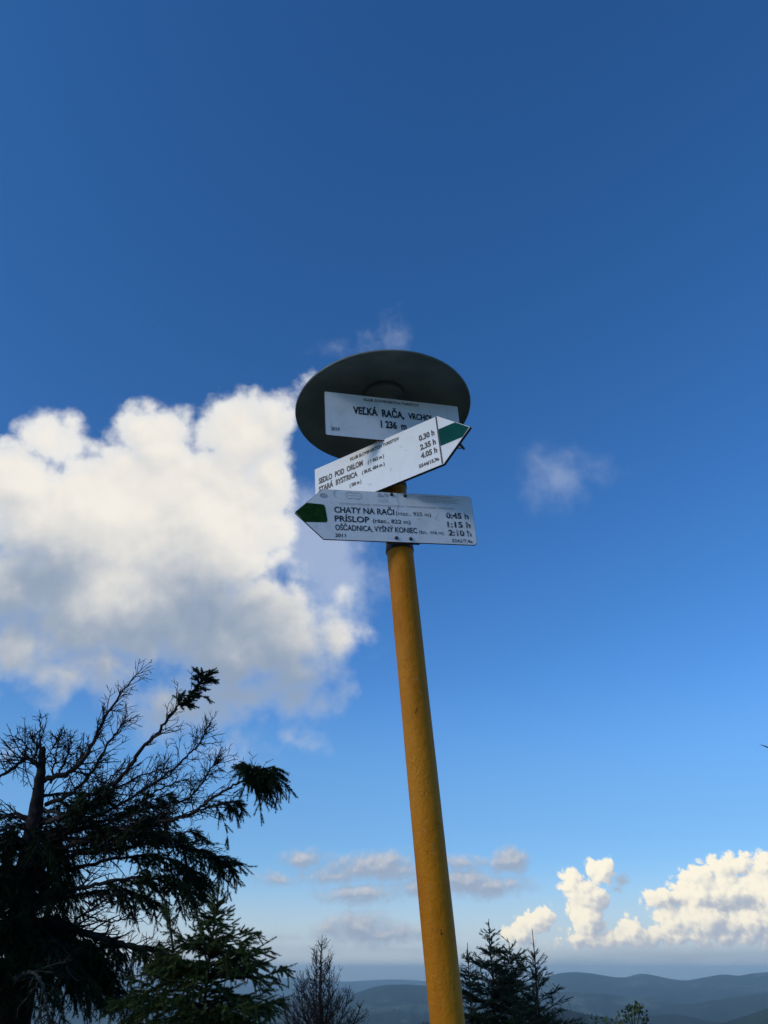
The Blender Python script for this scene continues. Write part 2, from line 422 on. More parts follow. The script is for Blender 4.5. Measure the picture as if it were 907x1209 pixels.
# ------------------------------------------------------------------ ground and hills
def vnoise(x, y, seed):
    r = np.random.default_rng(seed); tab = r.random((256, 256))
    xi, yi = np.floor(x).astype(int), np.floor(y).astype(int)
    fx, fy = x - xi, y - yi; fx = fx * fx * (3 - 2 * fx); fy = fy * fy * (3 - 2 * fy)
    g = lambda i, j: tab[i % 256, j % 256]
    return (g(xi, yi) * (1 - fx) + g(xi + 1, yi) * fx) * (1 - fy) + (g(xi, yi + 1) * (1 - fx) + g(xi + 1, yi + 1) * fx) * fy - 0.5
def fbm(x, y, seed, o=4):
    return sum(vnoise(x * 2 ** k, y * 2 ** k, seed + k) / 2 ** k for k in range(o))
def gz(x, y):
    r = np.hypot(x, y)
    return -0.01 * r - 560 * (1 - np.exp(-np.maximum(r - 4.0, 0) * 0.24 / 560)) + 0.05 * fbm(np.asarray(x) * 0.6, np.asarray(y) * 0.6, 3) * np.minimum(r / 3, 1)

def build_ground():
    rr = np.concatenate([[0.0], np.geomspace(0.6, 34000, 150)])
    az = np.radians(np.linspace(-180, 180, 241)[:-1])
    A, Rr = np.meshgrid(az, rr[1:])
    x, y = np.sin(A) * Rr, np.cos(A) * Rr
    z = gz(x, y) + fbm(x / 1800, y / 1800, 11) * np.minimum(Rr / 1500, 1) * 40 - Rr ** 2 / 1.27e7      # the earth curves away
    n = len(az)
    V = np.concatenate([[[0, 0, float(gz(0.0, 0.0))]], np.stack([x, y, z], -1).reshape(-1, 3)])
    F = [(0, 1 + (j + 1) % n, 1 + j) for j in range(n)]
    for i in range(len(rr) - 2):
        b0, b1 = 1 + i * n, 1 + (i + 1) * n
        F += [(b0 + j, b0 + (j + 1) % n, b1 + (j + 1) % n, b1 + j) for j in range(n)]
    return structure(mesh_obj('ground', V, F, M['ground'], smooth=True))
build_ground()

def build_hill(prof, R, W, m, seed, rough=0.0, base=-600, nA=420, nS=46, spur=0.5):
    """a ridge at R metres with its crest along the given skyline"""
    pts = [(math.atan2(ray(*p)[0], ray(*p)[1]), math.tan(math.asin(ray(*p)[2]))) for p in prof]
    a = np.array([p[0] for p in pts]); e = np.array([p[1] for p in pts])
    pad = W / R * 0.7
    A = np.linspace(a[0] - pad, a[-1] + pad, nA)
    cz = 1.6 + R * np.interp(A, a, e)
    ker = np.hanning(9); ker /= ker.sum()
    cz = np.convolve(np.pad(cz, 4, mode='edge'), ker, mode='valid')
    edge = np.clip(np.minimum(A - A[0], A[-1] - A) / pad, 0, 1); edge = edge * edge * (3 - 2 * edge)
    cz = base + (cz - base) * edge
    if rough: cz = cz + rough * (rng.random(nA) + fbm(A * 900, A * 0, seed + 90, 2)) * edge
    S = np.linspace(-1, 1, nS)
    AA, SS = np.meshgrid(A, S)
    q = np.abs(SS)
    shape = (1 - q) ** 1.15
    n = fbm(AA * R / (W * 0.55) + 40, SS * 0.9 + 40, seed)
    ridge = (1 - 2 * np.abs(n))
    rel = shape * (1 + spur * (ridge - 0.8) * np.minimum(q * 3.0, 1) * 1.0)
    rr = R + SS * W + W * 0.25 * fbm(AA * R / W + 7, SS * 0, seed + 31) * 1.0
    z = base + (cz[None, :] - base) * rel
    V = np.stack([np.sin(AA) * rr, np.cos(AA) * rr, z], -1).reshape(-1, 3)
    idx = np.arange(nS * nA).reshape(nS, nA)
    F = np.stack([idx[:-1, :-1], idx[:-1, 1:], idx[1:, 1:], idx[1:, :-1]], -1).reshape(-1, 4)
    return structure(mesh_obj('hills', V, F, m, smooth=True))

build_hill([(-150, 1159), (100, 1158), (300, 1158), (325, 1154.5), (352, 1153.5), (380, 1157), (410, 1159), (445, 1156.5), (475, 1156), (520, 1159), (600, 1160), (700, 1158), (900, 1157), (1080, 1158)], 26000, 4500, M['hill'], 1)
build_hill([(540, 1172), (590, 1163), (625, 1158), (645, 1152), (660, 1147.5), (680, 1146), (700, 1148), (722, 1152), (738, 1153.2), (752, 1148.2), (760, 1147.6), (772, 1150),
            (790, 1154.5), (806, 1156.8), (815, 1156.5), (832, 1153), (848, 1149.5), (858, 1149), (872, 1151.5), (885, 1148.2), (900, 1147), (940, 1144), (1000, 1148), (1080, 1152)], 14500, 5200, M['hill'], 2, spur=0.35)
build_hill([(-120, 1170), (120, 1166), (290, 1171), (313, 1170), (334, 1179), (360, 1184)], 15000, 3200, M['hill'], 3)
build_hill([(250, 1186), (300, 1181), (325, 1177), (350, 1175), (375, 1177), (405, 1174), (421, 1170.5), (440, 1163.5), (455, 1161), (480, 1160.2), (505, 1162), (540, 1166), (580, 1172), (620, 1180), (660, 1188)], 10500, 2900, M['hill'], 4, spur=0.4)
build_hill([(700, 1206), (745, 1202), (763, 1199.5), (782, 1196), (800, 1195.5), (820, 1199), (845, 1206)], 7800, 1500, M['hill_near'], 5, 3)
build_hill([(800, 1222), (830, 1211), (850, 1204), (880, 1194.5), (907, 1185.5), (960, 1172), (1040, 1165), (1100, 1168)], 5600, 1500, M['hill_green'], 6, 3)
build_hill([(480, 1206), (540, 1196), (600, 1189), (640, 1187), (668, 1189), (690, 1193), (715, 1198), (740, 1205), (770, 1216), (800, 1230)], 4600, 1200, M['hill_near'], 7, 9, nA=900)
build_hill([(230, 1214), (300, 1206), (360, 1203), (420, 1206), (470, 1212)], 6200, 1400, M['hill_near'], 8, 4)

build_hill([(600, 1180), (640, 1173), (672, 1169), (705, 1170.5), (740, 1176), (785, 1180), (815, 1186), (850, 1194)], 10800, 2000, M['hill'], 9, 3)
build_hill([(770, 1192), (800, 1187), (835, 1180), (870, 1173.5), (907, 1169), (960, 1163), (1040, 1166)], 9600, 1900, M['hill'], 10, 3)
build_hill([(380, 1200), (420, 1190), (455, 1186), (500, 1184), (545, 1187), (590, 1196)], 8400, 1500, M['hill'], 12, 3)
# haze: one closed box of even air
HAZE_DENSITY = 6.0e-5
hb = bmesh.new(); bmesh.ops.create_cube(hb, size=1.0)
for v in hb.verts: v.co = Vector((v.co.x * 72000, v.co.y * 72000, -800 + (v.co.z + 0.5) * 925))
def haze_mat():
    m = bpy.data.materials.new('haze'); m.use_nodes = True; t = m.node_tree; t.nodes.clear()
    o = t.nodes.new('ShaderNodeOutputMaterial'); pv = t.nodes.new('ShaderNodeVolumePrincipled')
    pv.inputs['Color'].default_value = (0.86, 0.97, 1.0, 1); pv.inputs['Density'].default_value = HAZE_DENSITY
    pv.inputs['Anisotropy'].default_value = 0.82
    t.links.new(pv.outputs[0], o.inputs['Volume']); return m
hz = bm_obj('haze', hb, haze_mat()); hz['kind'] = 'stuff'

# ------------------------------------------------------------------ wood and needle builders
def nrm(v): return v / (np.linalg.norm(v, axis=-1, keepdims=True) + 1e-12)
def rand_dir(n=None):
    v = rng.normal(size=3 if n is None else (n, 3)); return nrm(v)
def perp(d):
    r = rng.normal(size=d.shape); r = r - (r * d).sum(-1, keepdims=True) * d; return nrm(r)

class Wood:
    def __init__(s): s.V = []; s.F = []; s.n = 0
    def tube(s, P, Rr, sides=5):
        P = np.asarray(P); k = len(P)
        T = nrm(np.gradient(P, axis=0))
        a = nrm(np.cross(T, [0.31, 0.17, 0.93])); b = np.cross(T, a)
        th = np.arange(sides) * 2 * np.pi / sides
        Rr = np.asarray(Rr)[:, None, None]
        V = P[:, None] + Rr * (np.cos(th)[None, :, None] * a[:, None] + np.sin(th)[None, :, None] * b[:, None])
        i = np.arange(k - 1)[:, None] * sides; j = np.arange(sides)[None]; j1 = (j + 1) % sides
        F = np.stack([i + j, i + j1, i + sides + j1, i + sides + j], -1).reshape(-1, 4) + s.n
        s.V.append(V.reshape(-1, 3)); s.n += k * sides
        s.F.append(F)
        s.V.append(P[-1:] + T[-1:] * Rr[-1, 0, 0]); tip = s.n; s.n += 1
        e = tip - sides
        s.F.append(np.stack([e + j[0], e + j1[0], np.full(sides, tip), np.full(sides, tip)], -1))
    def spikes(s, P, Q, r):
        """many straight thin tapered twigs at once"""
        P = np.asarray(P).reshape(-1, 3); Q = np.asarray(Q).reshape(-1, 3); m = len(P)
        if not m: return
        r = np.broadcast_to(np.asarray(r, dtype=float), (m,))
        T = nrm(Q - P); a = nrm(np.cross(T, [0.31, 0.17, 0.93])); b = np.cross(T, a)
        th = np.arange(3) * 2 * np.pi / 3
        ring = np.cos(th)[None, :, None] * a[:, None] + np.sin(th)[None, :, None] * b[:, None]
        V = np.concatenate([P[:, None] + ring * r[:, None, None], Q[:, None] + ring * r[:, None, None] * 0.45], 1)
        o = (np.arange(m) * 6)[:, None]
        F = np.concatenate([np.stack([o + q for q in (j, (j + 1) % 3, 3 + (j + 1) % 3, 3 + j)], -1) for j in range(3)], 1).reshape(-1, 4) + s.n
        s.V.append(V.reshape(-1, 3)); s.F.append(F); s.n += m * 6
    def build(s, name, m, parent, smooth=True):
        V = np.concatenate(s.V); F = np.concatenate(s.F).astype(int)
        fl = [tuple(dict.fromkeys(q)) for q in F.tolist()]
        return mesh_obj(name, V, fl, m, parent, smooth, origin=np.array(parent_root(parent)))
def parent_root(o):
    while o.parent is not None: o = o.parent
    return tuple(o.location)

class Needles:
    def __init__(s): s.P = []; s.D = []; s.L = []
    def add(s, P, D, L):
        P = np.asarray(P).reshape(-1, 3); s.P.append(P); s.D.append(np.broadcast_to(np.asarray(D), P.shape).reshape(-1, 3))
        s.L.append(np.broadcast_to(np.asarray(L, dtype=float), (len(P),)))
    def build(s, name, m, parent, n=40, nl=0.017, w=0.005):
        P = np.concatenate(s.P); D = nrm(np.concatenate(s.D)); L = np.concatenate(s.L); S = len(P)
        a = perp(D); b = np.cross(D, a)
        t = (np.arange(n) + 0.5) / n
        t = np.clip(t[None] + rng.normal(0, 0.03, (S, n)), 0, 1.0)
        ph = np.arange(n)[None] * 2.399 + rng.random((S, 1)) * 6.28
        rad_ = np.cos(ph)[..., None] * a[:, None] + np.sin(ph)[..., None] * b[:, None]
        tang = -np.sin(ph)[..., None] * a[:, None] + np.cos(ph)[..., None] * b[:, None]
        base = P[:, None] + D[:, None] * (t * L[:, None])[..., None]
        ang = rng.uniform(0.6, 1.0, (S, n))[..., None]
        ln = nl * rng.uniform(0.75, 1.2, (S, n))[..., None] * np.minimum(1, 1.25 - 0.5 * t)[..., None]
        tip = base + ln * (np.cos(ang) * D[:, None] + np.sin(ang) * rad_)
        tri = np.stack([base - tang * w / 2, base + tang * w / 2, tip], 2).reshape(-1, 3)
        F = np.arange(len(tri)).reshape(-1, 3)
        return mesh_obj(name, tri, F, m, parent, origin=np.array(parent_root(parent)))

def smooth_path(P, k=8, jit=0.0):
    P = np.asarray(P, float)
    if len(P) == 2: P = np.array([P[0], (P[0] + P[1]) / 2, P[1]])
    Q = np.vstack([2 * P[0] - P[1], P, 2 * P[-1] - P[-2]]); out = []
    for i in range(1, len(Q) - 2):
        for t in np.arange(k) / k:
            a, b, c, d = Q[i - 1:i + 3]
            out.append(0.5 * ((2 * b) + (c - a) * t + (2 * a - 5 * b + 4 * c - d) * t * t + (3 * b - a - 3 * c + d) * t ** 3))
    out.append(P[-1]); out = np.array(out)
    if jit: out[1:-1] += rng.normal(0, jit, out[1:-1].shape)
    return out
def path_at(P, t):
    """points and directions at parameters t of a polyline"""
    k = len(P) - 1; x = np.clip(np.asarray(t) * k, 0, k - 1e-6); i = x.astype(int); f = (x - i)[:, None]
    return P[i] * (1 - f) + P[i + 1] * f, nrm(P[i + 1] - P[i])

def dead_twigs(W, P, r0, n, length, t0=0.15, spacing=0.035, up=0.0, tert=(0.025, 0.08), ang=(0.6, 1.1), tr=0.0022, curve=0.15):
    t = np.sort(rng.uniform(t0, 1.0, n)); B, Dm = path_at(P, t)
    for i in range(n):
        a = rng.uniform(*ang); d = nrm(math.cos(a) * Dm[i] + math.sin(a) * perp(Dm[i]) + np.array([0, 0, up]))
        L = length * rng.uniform(0.35, 1.0) * (1 - 0.55 * t[i])
        bend = nrm(Dm[i] + rng.normal(0, 0.6, 3) + np.array([0, 0, up])) * L * curve
        q = np.array([B[i], B[i] + d * L * 0.35 + rng.normal(0, 0.015, 3) * L, B[i] + d * L * 0.7 + bend * 0.6, B[i] + d * L + bend * 1.6])
        W.tube(q, np.array([1.0, 0.8, 0.6, 0.35]) * max(tr * 1.15, min(0.4 * r0 * (1 - 0.7 * t[i]), 0.006)), 4)
        m = int(L / spacing)
        if m > 0:
            tt = rng.uniform(0.15, 1.0, m); bb, dd = path_at(q, tt)
            a2 = rng.uniform(0.5, 1.05, (m, 1)); d2 = nrm(np.cos(a2) * dd + np.sin(a2) * perp(dd) + np.array([0, 0, up * 0.6]))
            ll = rng.uniform(*tert, (m, 1)) * (1.15 - 0.5 * tt[:, None])
            e = bb + d2 * ll
            W.spikes(bb, e, tr)
            k = rng.random(m) < 0.55            # forked tips
            a3 = rng.uniform(0.4, 0.9, (k.sum(), 1)); d3 = nrm(np.cos(a3) * d2[k] + np.sin(a3) * perp(d2[k]))
            mid = bb[k] + d2[k] * ll[k] * 0.5
            W.spikes(mid, mid + d3 * ll[k] * 0.6, tr * 0.85)

def live_sprays(W, N, P, t0, n, length, droop, shoot=0.075, spacing=0.045, hang=0.0, upturn=0.0, r=0.003):
    """side twigs with needle shoots along a branch"""
    t = np.sort(rng.uniform(t0, 1.0, n)); B, Dm = path_at(P, t)
    for i in range(n):
        side = nrm(np.cross(Dm[i], [0, 0, 1.0]) + 1e-6) * (1 if i % 2 else -1)
        d = nrm(0.75 * Dm[i] + side * rng.uniform(0.45, 1.0) + np.array([0, 0, rng.normal(0, 0.18)]) + np.array([0, 0, upturn]))
        L = length * rng.uniform(0.5, 1.0) * (1 - 0.45 * (t[i] - t0) / (1.001 - t0))
        g = np.array([0, 0, -1.0])
        q = np.array([B[i], B[i] + d * L * 0.4 + g * droop * L * 0.12, B[i] + d * L * 0.75 + g * droop * L * 0.4, B[i] + d * L + g * droop * L * 0.8])
        W.tube(q, np.array([1, 0.8, 0.6, 0.4]) * r, 3)
        m = max(3, int(L / spacing))
        tt = np.linspace(0.18, 1.0, m); bb, dd = path_at(q, tt)
        sg = np.where(np.arange(m) % 2, 1.0, -1.0)[:, None]
        sd_ = nrm(np.cross(dd, [0, 0, 1.0]) + rng.normal(0, 0.25, dd.shape)) * sg
        d2 = nrm(dd * 0.8 + sd_ * rng.uniform(0.5, 0.95, (m, 1)) + g * droop * 0.35 + np.array([0, 0, upturn * 0.7]))
        N.add(bb, d2, shoot * rng.uniform(0.7, 1.25, m))
        N.add(bb[:-1], dd[:-1], spacing * 1.2)
        N.add(q[-1] - dd[-1] * 0.01, nrm(dd[-1] + g * droop * 0.4 + np.array([0, 0, upturn * 0.7])), shoot * 1.2)
        if hang > 0:
            k = rng.random(m) < hang
            p0 = bb[k]; c = int(k.sum())
            for s_ in range(1):
                dn = nrm(g + 0.25 * dd[k] + rng.normal(0, 0.16, (c, 3)))
                ll = shoot * rng.uniform(0.9, 1.5, c)
                N.add(p0, dn, ll); p0 = p0 + dn * ll[:, None] * 0.9

def limb(parent, pts, r0, r1=0.0025, kdead=None, live=None, wood=None, label=None, k=8):
    P = smooth_path([at(*p) for p in pts], k, 0.004); r0 *= 0.8
    W = Wood(); r = np.linspace(1, 0, len(P)) ** 0.8 * (r0 - r1) + r1
    W.tube(P, r, 6)
    N = Needles() if live else None
    for kw in (kdead or []): dead_twigs(W, P, r0, **kw)
    for kw in (live or []): live_sprays(W, N, P, **kw)
    o = W.build('branch', wood or M['dead_wood'], parent)
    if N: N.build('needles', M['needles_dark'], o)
    if label: o['label'] = label
    return o

def spruce(root, top, profile, seed, n_whorl, mat_needles, shoot=0.06, spacing=0.05, leader=0.12, nbr=6, droop=0.25, needle=(16, 0.016, 0.005), trunk_r=0.04, up0=0.9, side=0.5, bare_whorl=False):
    """a live spruce: trunk and a crown of whorled branches; top and root are world points"""
    global rng
    keep = rng; rng = np.random.default_rng(seed)
    loc = np.array(root.location); top = np.asarray(top)
    Ht = top[2] - loc[2]
    W = Wood(); N = Needles(); T = Wood()
    hs_ = np.concatenate([[0.02], np.cumsum(rng.uniform(0.75, 1.25, n_whorl))]); hs_ = hs_ / hs_[-1]
    axis = lambda h: top + (np.array([loc[0], loc[1], loc[2] - 0.1]) - top) * (h / Ht)
    tp = np.array([axis(h) for h in np.linspace(Ht + 0.1, 0, 14)]); tp[1:-1] += rng.normal(0, 0.006, (12, 3))
    T.tube(tp, np.linspace(trunk_r, 0.003, 14), 7)
    N.add(axis(leader) , top - axis(leader), leader * 0.9)
    xs = np.array([p[0] for p in profile]); ys = np.array([p[1] for p in profile])
    hmax = xs[-1]
    for w_, h in enumerate(leader + (hmax - leader) * hs_):
        L0 = np.interp(h, xs, ys); nn = nbr if h > leader * 1.5 else 4
        a0 = rng.random() * 6.28
        for j in range(nn):
            az = a0 + j * 6.283 / nn + rng.normal(0, 0.25); L = L0 * rng.uniform(0.5, 1.18)
            upv = up0 * math.exp(-h / (hmax * 0.35)) - 0.12
            d = nrm(np.array([math.sin(az), math.cos(az), upv]))
            p0 = axis(h + rng.normal(0, 0.03))
            q = np.array([p0, p0 + d * L * 0.35, p0 + d * L * 0.7 + np.array([0, 0, -droop * L * 0.22]), p0 + d * L + np.array([0, 0, -droop * L * 0.2])])
            q = smooth_path(q, 3)
            W.tube(q, np.linspace(1, 0.35, len(q)) * (0.003 + 0.006 * L), 4)
            if bare_whorl and w_ == 0:
                continue
            if L < 0.16:
                m = max(2, int(L / 0.03)); bb, dd = path_at(q, np.linspace(0.1, 1, m))
                N.add(bb, nrm(dd + 0.6 * perp(dd)), shoot * 0.7); N.add(bb, dd, 0.05)
            else:
                live_sprays(W, N, q, 0.12, max(4, int(L / 0.055)), L * side, droop, shoot, spacing, hang=0.15, upturn=0.12, r=0.002)
                m = int(L / 0.05); bb, dd = path_at(q, np.linspace(0.1, 1, m)); N.add(bb, dd, 0.06)
    T.build('trunk', M['bark'], root)
    c = W.build('crown', M['bark'], root)
    N.build('needles', mat_needles, c, *needle)
    rng = keep

# ------------------------------------------------------------------ weathered spruce on the left
def ground_under(p): return (p[0], p[1], float(gz(p[0], p[1])))
tb = at(14, 1209, 4.9)
OLD = thing('old_spruce', 'large weathered spruce with bare dead limbs and dark drooping needles', 'tree', ground_under(tb))
W = Wood()
tr = [np.array(ground_under(tb)) - np.array([0, 0, 0.1]), tb, at(24, 1090, 4.95), at(36, 1000, 5.0), at(46, 930, 5.0), at(51, 884, 5.0)]
trunk_path = smooth_path(tr, 6, 0.003)
W.tube(trunk_path, np.interp(np.linspace(0, 1, len(trunk_path)), [0, 0.3, 0.8, 1], [0.12, 0.08, 0.030, 0.017]), 9)
W.build('trunk', M['bark'], OLD)
dt = lambda n, L, **k: dict(n=int(n * 1.6), length=L, spacing=k.pop('spacing', 0.03), **k)
lv = lambda t0, n, L, **k: dict(t0=t0, n=int(n * 1.3), length=L, droop=k.pop('droop', 0.42), shoot=k.pop('shoot', 0.065), hang=k.pop('hang', 0.2), **k)
# dead limbs sweeping up to the right
limb(OLD, [(52, 922, 5.0), (90, 906, 4.9), (112, 872, 4.8), (131, 836, 4.75), (163, 795, 4.7)], 0.020, kdead=[dt(26, 0.24)])
limb(OLD, [(54, 950, 5.0), (84, 936, 4.9), (109, 911, 4.9), (129, 875, 4.85), (152, 848, 4.85)], 0.016, kdead=[dt(26, 0.26)])
limb(OLD, [(50, 972, 5.0), (80, 962, 4.85), (112, 949, 4.75), (138, 925, 4.7), (168, 884, 4.6), (188, 863, 4.6), (207, 838, 4.55), (229, 816, 4.55), (241, 800, 4.5)], 0.020,
     kdead=[dt(24, 0.22, t0=0.1), dt(8, 0.12, t0=0.6)], live=[dict(t0=0.74, n=26, length=0.11, droop=0.15, shoot=0.045, spacing=0.03)], label='dead limb with a tuft of live needles near its tip')
limb(OLD, [(55, 985, 5.0), (110, 965, 5.1), (150, 945, 5.15), (190, 919, 5.2), (223, 891, 5.2), (239, 872, 5.2), (245, 858, 5.2)], 0.014, kdead=[dt(46, 0.30, up=0.1)])
limb(OLD, [(50, 990, 5.0), (120, 975, 5.25), (170, 955, 5.3), (219, 944, 5.35), (238, 926, 5.35), (248, 908, 5.35), (258, 899, 5.35)], 0.013, kdead=[dt(52, 0.30)])
limb(OLD, [(45, 1010, 5.0), (100, 992, 4.8), (150, 978, 4.65), (190, 970, 4.55), (223, 962, 4.5), (247, 945, 4.45), (273, 929, 4.4), (296, 918, 4.4), (305, 914, 4.4)], 0.017,
     kdead=[dt(40, 0.26, t0=0.1)], live=[dict(t0=0.82, n=40, length=0.26, droop=0.55, shoot=0.06, spacing=0.035, hang=0.5)], label='dead limb ending in a drooping tuft of live needles')
limb(OLD, [(223, 962, 4.5), (245, 953, 4.5), (262, 950, 4.5), (276, 946, 4.5)], 0.008, kdead=[dt(8, 0.15)], live=[dict(t0=0.45, n=9, length=0.15, droop=0.8, shoot=0.06, hang=0.4)])
limb(OLD, [(48, 905, 5.0), (30, 896, 4.9), (0, 915, 4.8), (-60, 920, 4.7)], 0.016, kdead=[dt(34, 0.26, up=0.55)])
limb(OLD, [(50, 896, 5.0), (48, 872, 5.0), (47.5, 843, 5.0)], 0.007, kdead=[dt(5, 0.07, t0=0.85, spacing=0.05), dt(6, 0.1, t0=0.1)])
limb(OLD, [(60, 925, 5.0), (66, 890, 4.95), (71, 866, 4.9)], 0.008, kdead=[dt(16, 0.16)])
limb(OLD, [(68, 915, 5.0), (79, 895, 5.05), (85, 868, 5.05)], 0.009, kdead=[dt(16, 0.16)])
limb(OLD, [(76, 918, 5.0), (92, 900, 5.1), (96, 876, 5.1)], 0.008, kdead=[dt(14, 0.14)])
limb(OLD, [(45, 905, 5.0), (36, 885, 5.0), (18, 868, 5.0)], 0.007, kdead=[dt(16, 0.16)])
limb(OLD, [(47, 900, 5.0), (42, 880, 5.0), (38, 862, 5.0)], 0.006, kdead=[dt(14, 0.14)])
limb(OLD, [(52, 900, 5.0), (62, 884, 5.0), (72, 868, 5.0)], 0.006, kdead=[dt(14, 0.16)])
for _ in range(12):
    y0_ = rng.uniform(935, 1015); x1_ = rng.uniform(110, 235); y1_ = rng.uniform(885, 985); z1_ = 5.0 + rng.uniform(-0.5, 0.5)
    mx_, my_ = (50 + x1_) / 2, (y0_ + y1_) / 2 + rng.uniform(5, 22)
    limb(OLD, [(48, y0_, 5.0), (mx_, my_, (5.0 + z1_) / 2), (x1_ * 0.8 + 10, y1_ * 0.7 + my_ * 0.3, z1_), (x1_, y1_, z1_)], 0.011, kdead=[dt(26, 0.24)],
         live=[lv(0.3, 12, 0.16)] if y1_ > 925 else None)
# live drooping boughs to the right
limb(OLD, [(42, 1025, 5.0), (90, 1010, 4.9), (150, 1000, 4.8), (190, 992, 4.75), (225, 1000, 4.75), (255, 1012, 4.75), (272, 1024, 4.75)], 0.016, kdead=[dt(26, 0.22)], live=[lv(0.5, 34, 0.22)])
limb(OLD, [(40, 1040, 5.0), (90, 1025, 5.2), (150, 1012, 5.3), (190, 1012, 5.35), (215, 1022, 5.35), (236, 1040, 5.35)], 0.016, kdead=[dt(20, 0.22)], live=[lv(0.35, 44, 0.23)])
limb(OLD, [(36, 1060, 5.0), (80, 1052, 4.8), (130, 1040, 4.7), (170, 1036, 4.65), (205, 1045, 4.65), (228, 1060, 4.65)], 0.016, kdead=[dt(20, 0.22)], live=[lv(0.35, 34, 0.26)])
limb(OLD, [(30, 1075, 5.0), (70, 1062, 5.2), (120, 1052, 5.3), (155, 1056, 5.3), (180, 1064, 5.3)], 0.014, kdead=[dt(20, 0.2)], live=[lv(0.3, 26, 0.24)])
# thick mossy bough and the dead twigs above it
limb(OLD, [(18, 1084, 4.95), (57, 1092, 4.85), (104, 1102, 4.75), (132, 1112, 4.7), (165, 1119, 4.65), (190, 1122, 4.65)], 0.026, 0.012, kdead=[dt(30, 0.2)], live=[lv(0.25, 24, 0.22, hang=0.6, droop=0.9)], wood=M['bark'], label='thick mossy bough hung with twigs')
limb(OLD, [(80, 1095, 4.9), (100, 1078, 4.75), (125, 1062, 4.7), (145, 1045, 4.65)], 0.008, kdead=[dt(10, 0.2)])
limb(OLD, [(100, 1080, 4.8), (125, 1088, 4.7), (150, 1085, 4.65), (165, 1080, 4.6)], 0.006, kdead=[dt(10, 0.2)])
limb(OLD, [(18, 1110, 4.95), (60, 1108, 4.85), (100, 1125, 4.8), (130, 1150, 4.8)], 0.014, kdead=[dt(24, 0.2)], live=[lv(0.3, 22, 0.24, hang=0.6)])
# pale lichen covered dead branch low in front
limb(OLD, [(10, 1160, 4.6), (30, 1150, 4.3), (42, 1150, 4.2), (52, 1168, 4.15), (58, 1200, 4.1), (60, 1240, 4.1)], 0.012, kdead=[dt(14, 0.26)], wood=M['lichen_wood'], label='pale lichen covered dead branch hanging low')

# dark lower and inner crown: whorled drooping boughs all round the trunk
def old_crown():
    W = Wood(); N = Needles()
    tz = trunk_path[:, 2]
    for i in range(84):
        py = rng.uniform(0, 1)
        t = 0.70 - 0.60 * py + (0.16 if i % 9 == 0 else 0)
        p0, d0 = path_at(trunk_path, [t]); p0 = p0[0]
        az = rng.uniform(0, 6.283)
        L = (0.35 + 0.75 * min(1, py * 1.5)) * rng.uniform(0.6, 1.05)
        dx = np.array([math.sin(az), math.cos(az), 0.0])
        if dx[0] > 0.2: L *= 0.48 + 0.06 * py
        q = smooth_path([p0, p0 + dx * L * 0.3 + [0, 0, 0.03], p0 + dx * L * 0.65 + [0, 0, -0.05 * L], p0 + dx * L + [0, 0, -0.22 * L]], 4, 0.006)
        W.tube(q, np.linspace(1, 0.3, len(q)) * (0.006 + 0.010 * L), 4)
        dead_twigs(W, q, 0.01, 12, 0.26, t0=0.1, spacing=0.05)
        live_sprays(W, N, q, 0.25, int(26 * L), 0.30, 0.7, 0.065, 0.045, hang=0.45)
    c = W.build('crown', M['bark'], OLD)
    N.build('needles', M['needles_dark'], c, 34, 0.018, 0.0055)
old_crown()

# ------------------------------------------------------------------ young spruce under it
p = at(259, 1045, 4.4)
YS = thing('young_spruce', 'young green spruce with a thin leader, under the weathered spruce', 'tree', ground_under(p + np.array([-0.06, 0, 0])))
spruce(YS, p, [(0.0, 0.02), (0.10, 0.045), (0.19, 0.075), (0.22, 0.10), (0.26, 0.22), (0.34, 0.30), (0.48, 0.34), (0.7, 0.37), (1.2, 0.47), (1.6, 0.5)], 21, 40, M['needles_green'],
       shoot=0.055, spacing=0.03, leader=0.085, nbr=8, droop=0.4, needle=(40, 0.015, 0.0042), trunk_r=0.025, side=0.6)
W = Wood(); N = Needles()
q = smooth_path([at(205, 1125, 4.4), at(202, 1100, 4.4), at(197, 1076, 4.4)], 5)
W.tube(q, np.linspace(0.007, 0.003, len(q)), 5); live_sprays(W, N, q, 0.35, 7, 0.11, 0.0, 0.04, 0.03)
o = W.build('branch', M['bark'], YS); N.build('needles', M['needles_green'], o, 22, 0.013, 0.0036)

# ------------------------------------------------------------------ spruces beyond the pole
G2 = 'spruces behind the signpost'
p = at(577, 1085, 10.0)
S1 = thing('spruce_tree', 'dark spruce right behind the yellow pole, tallest of the three', 'tree', ground_under(p), G2)
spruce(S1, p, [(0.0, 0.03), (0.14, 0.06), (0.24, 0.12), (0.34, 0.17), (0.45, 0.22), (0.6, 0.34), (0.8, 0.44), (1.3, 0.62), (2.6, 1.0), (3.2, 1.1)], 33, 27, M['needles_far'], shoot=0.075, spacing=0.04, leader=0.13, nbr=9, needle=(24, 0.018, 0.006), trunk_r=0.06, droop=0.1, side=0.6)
p = at(628.5, 1097, 9.6)
S2 = thing('spruce_tree', 'slim spruce with a bare forked leader, right of the tall dark one', 'tree', ground_under(p), G2)
spruce(S2, p, [(0.0, 0.09), (0.12, 0.10), (0.20, 0.03), (0.28, 0.06), (0.36, 0.13), (0.5, 0.2), (0.68, 0.27), (0.9, 0.38), (1.25, 0.50), (2.4, 0.85), (3.0, 0.95)], 48, 30, M['needles_far'], shoot=0.065, spacing=0.04, leader=0.17, nbr=7, needle=(24, 0.016, 0.005), trunk_r=0.05, up0=1.3, bare_whorl=True, droop=0.1, side=0.6)
p = at(552, 1113, 9.8)
S3 = thing('spruce_tree', 'small narrow spruce between the pole and the tall dark spruce', 'tree', ground_under(p), G2)
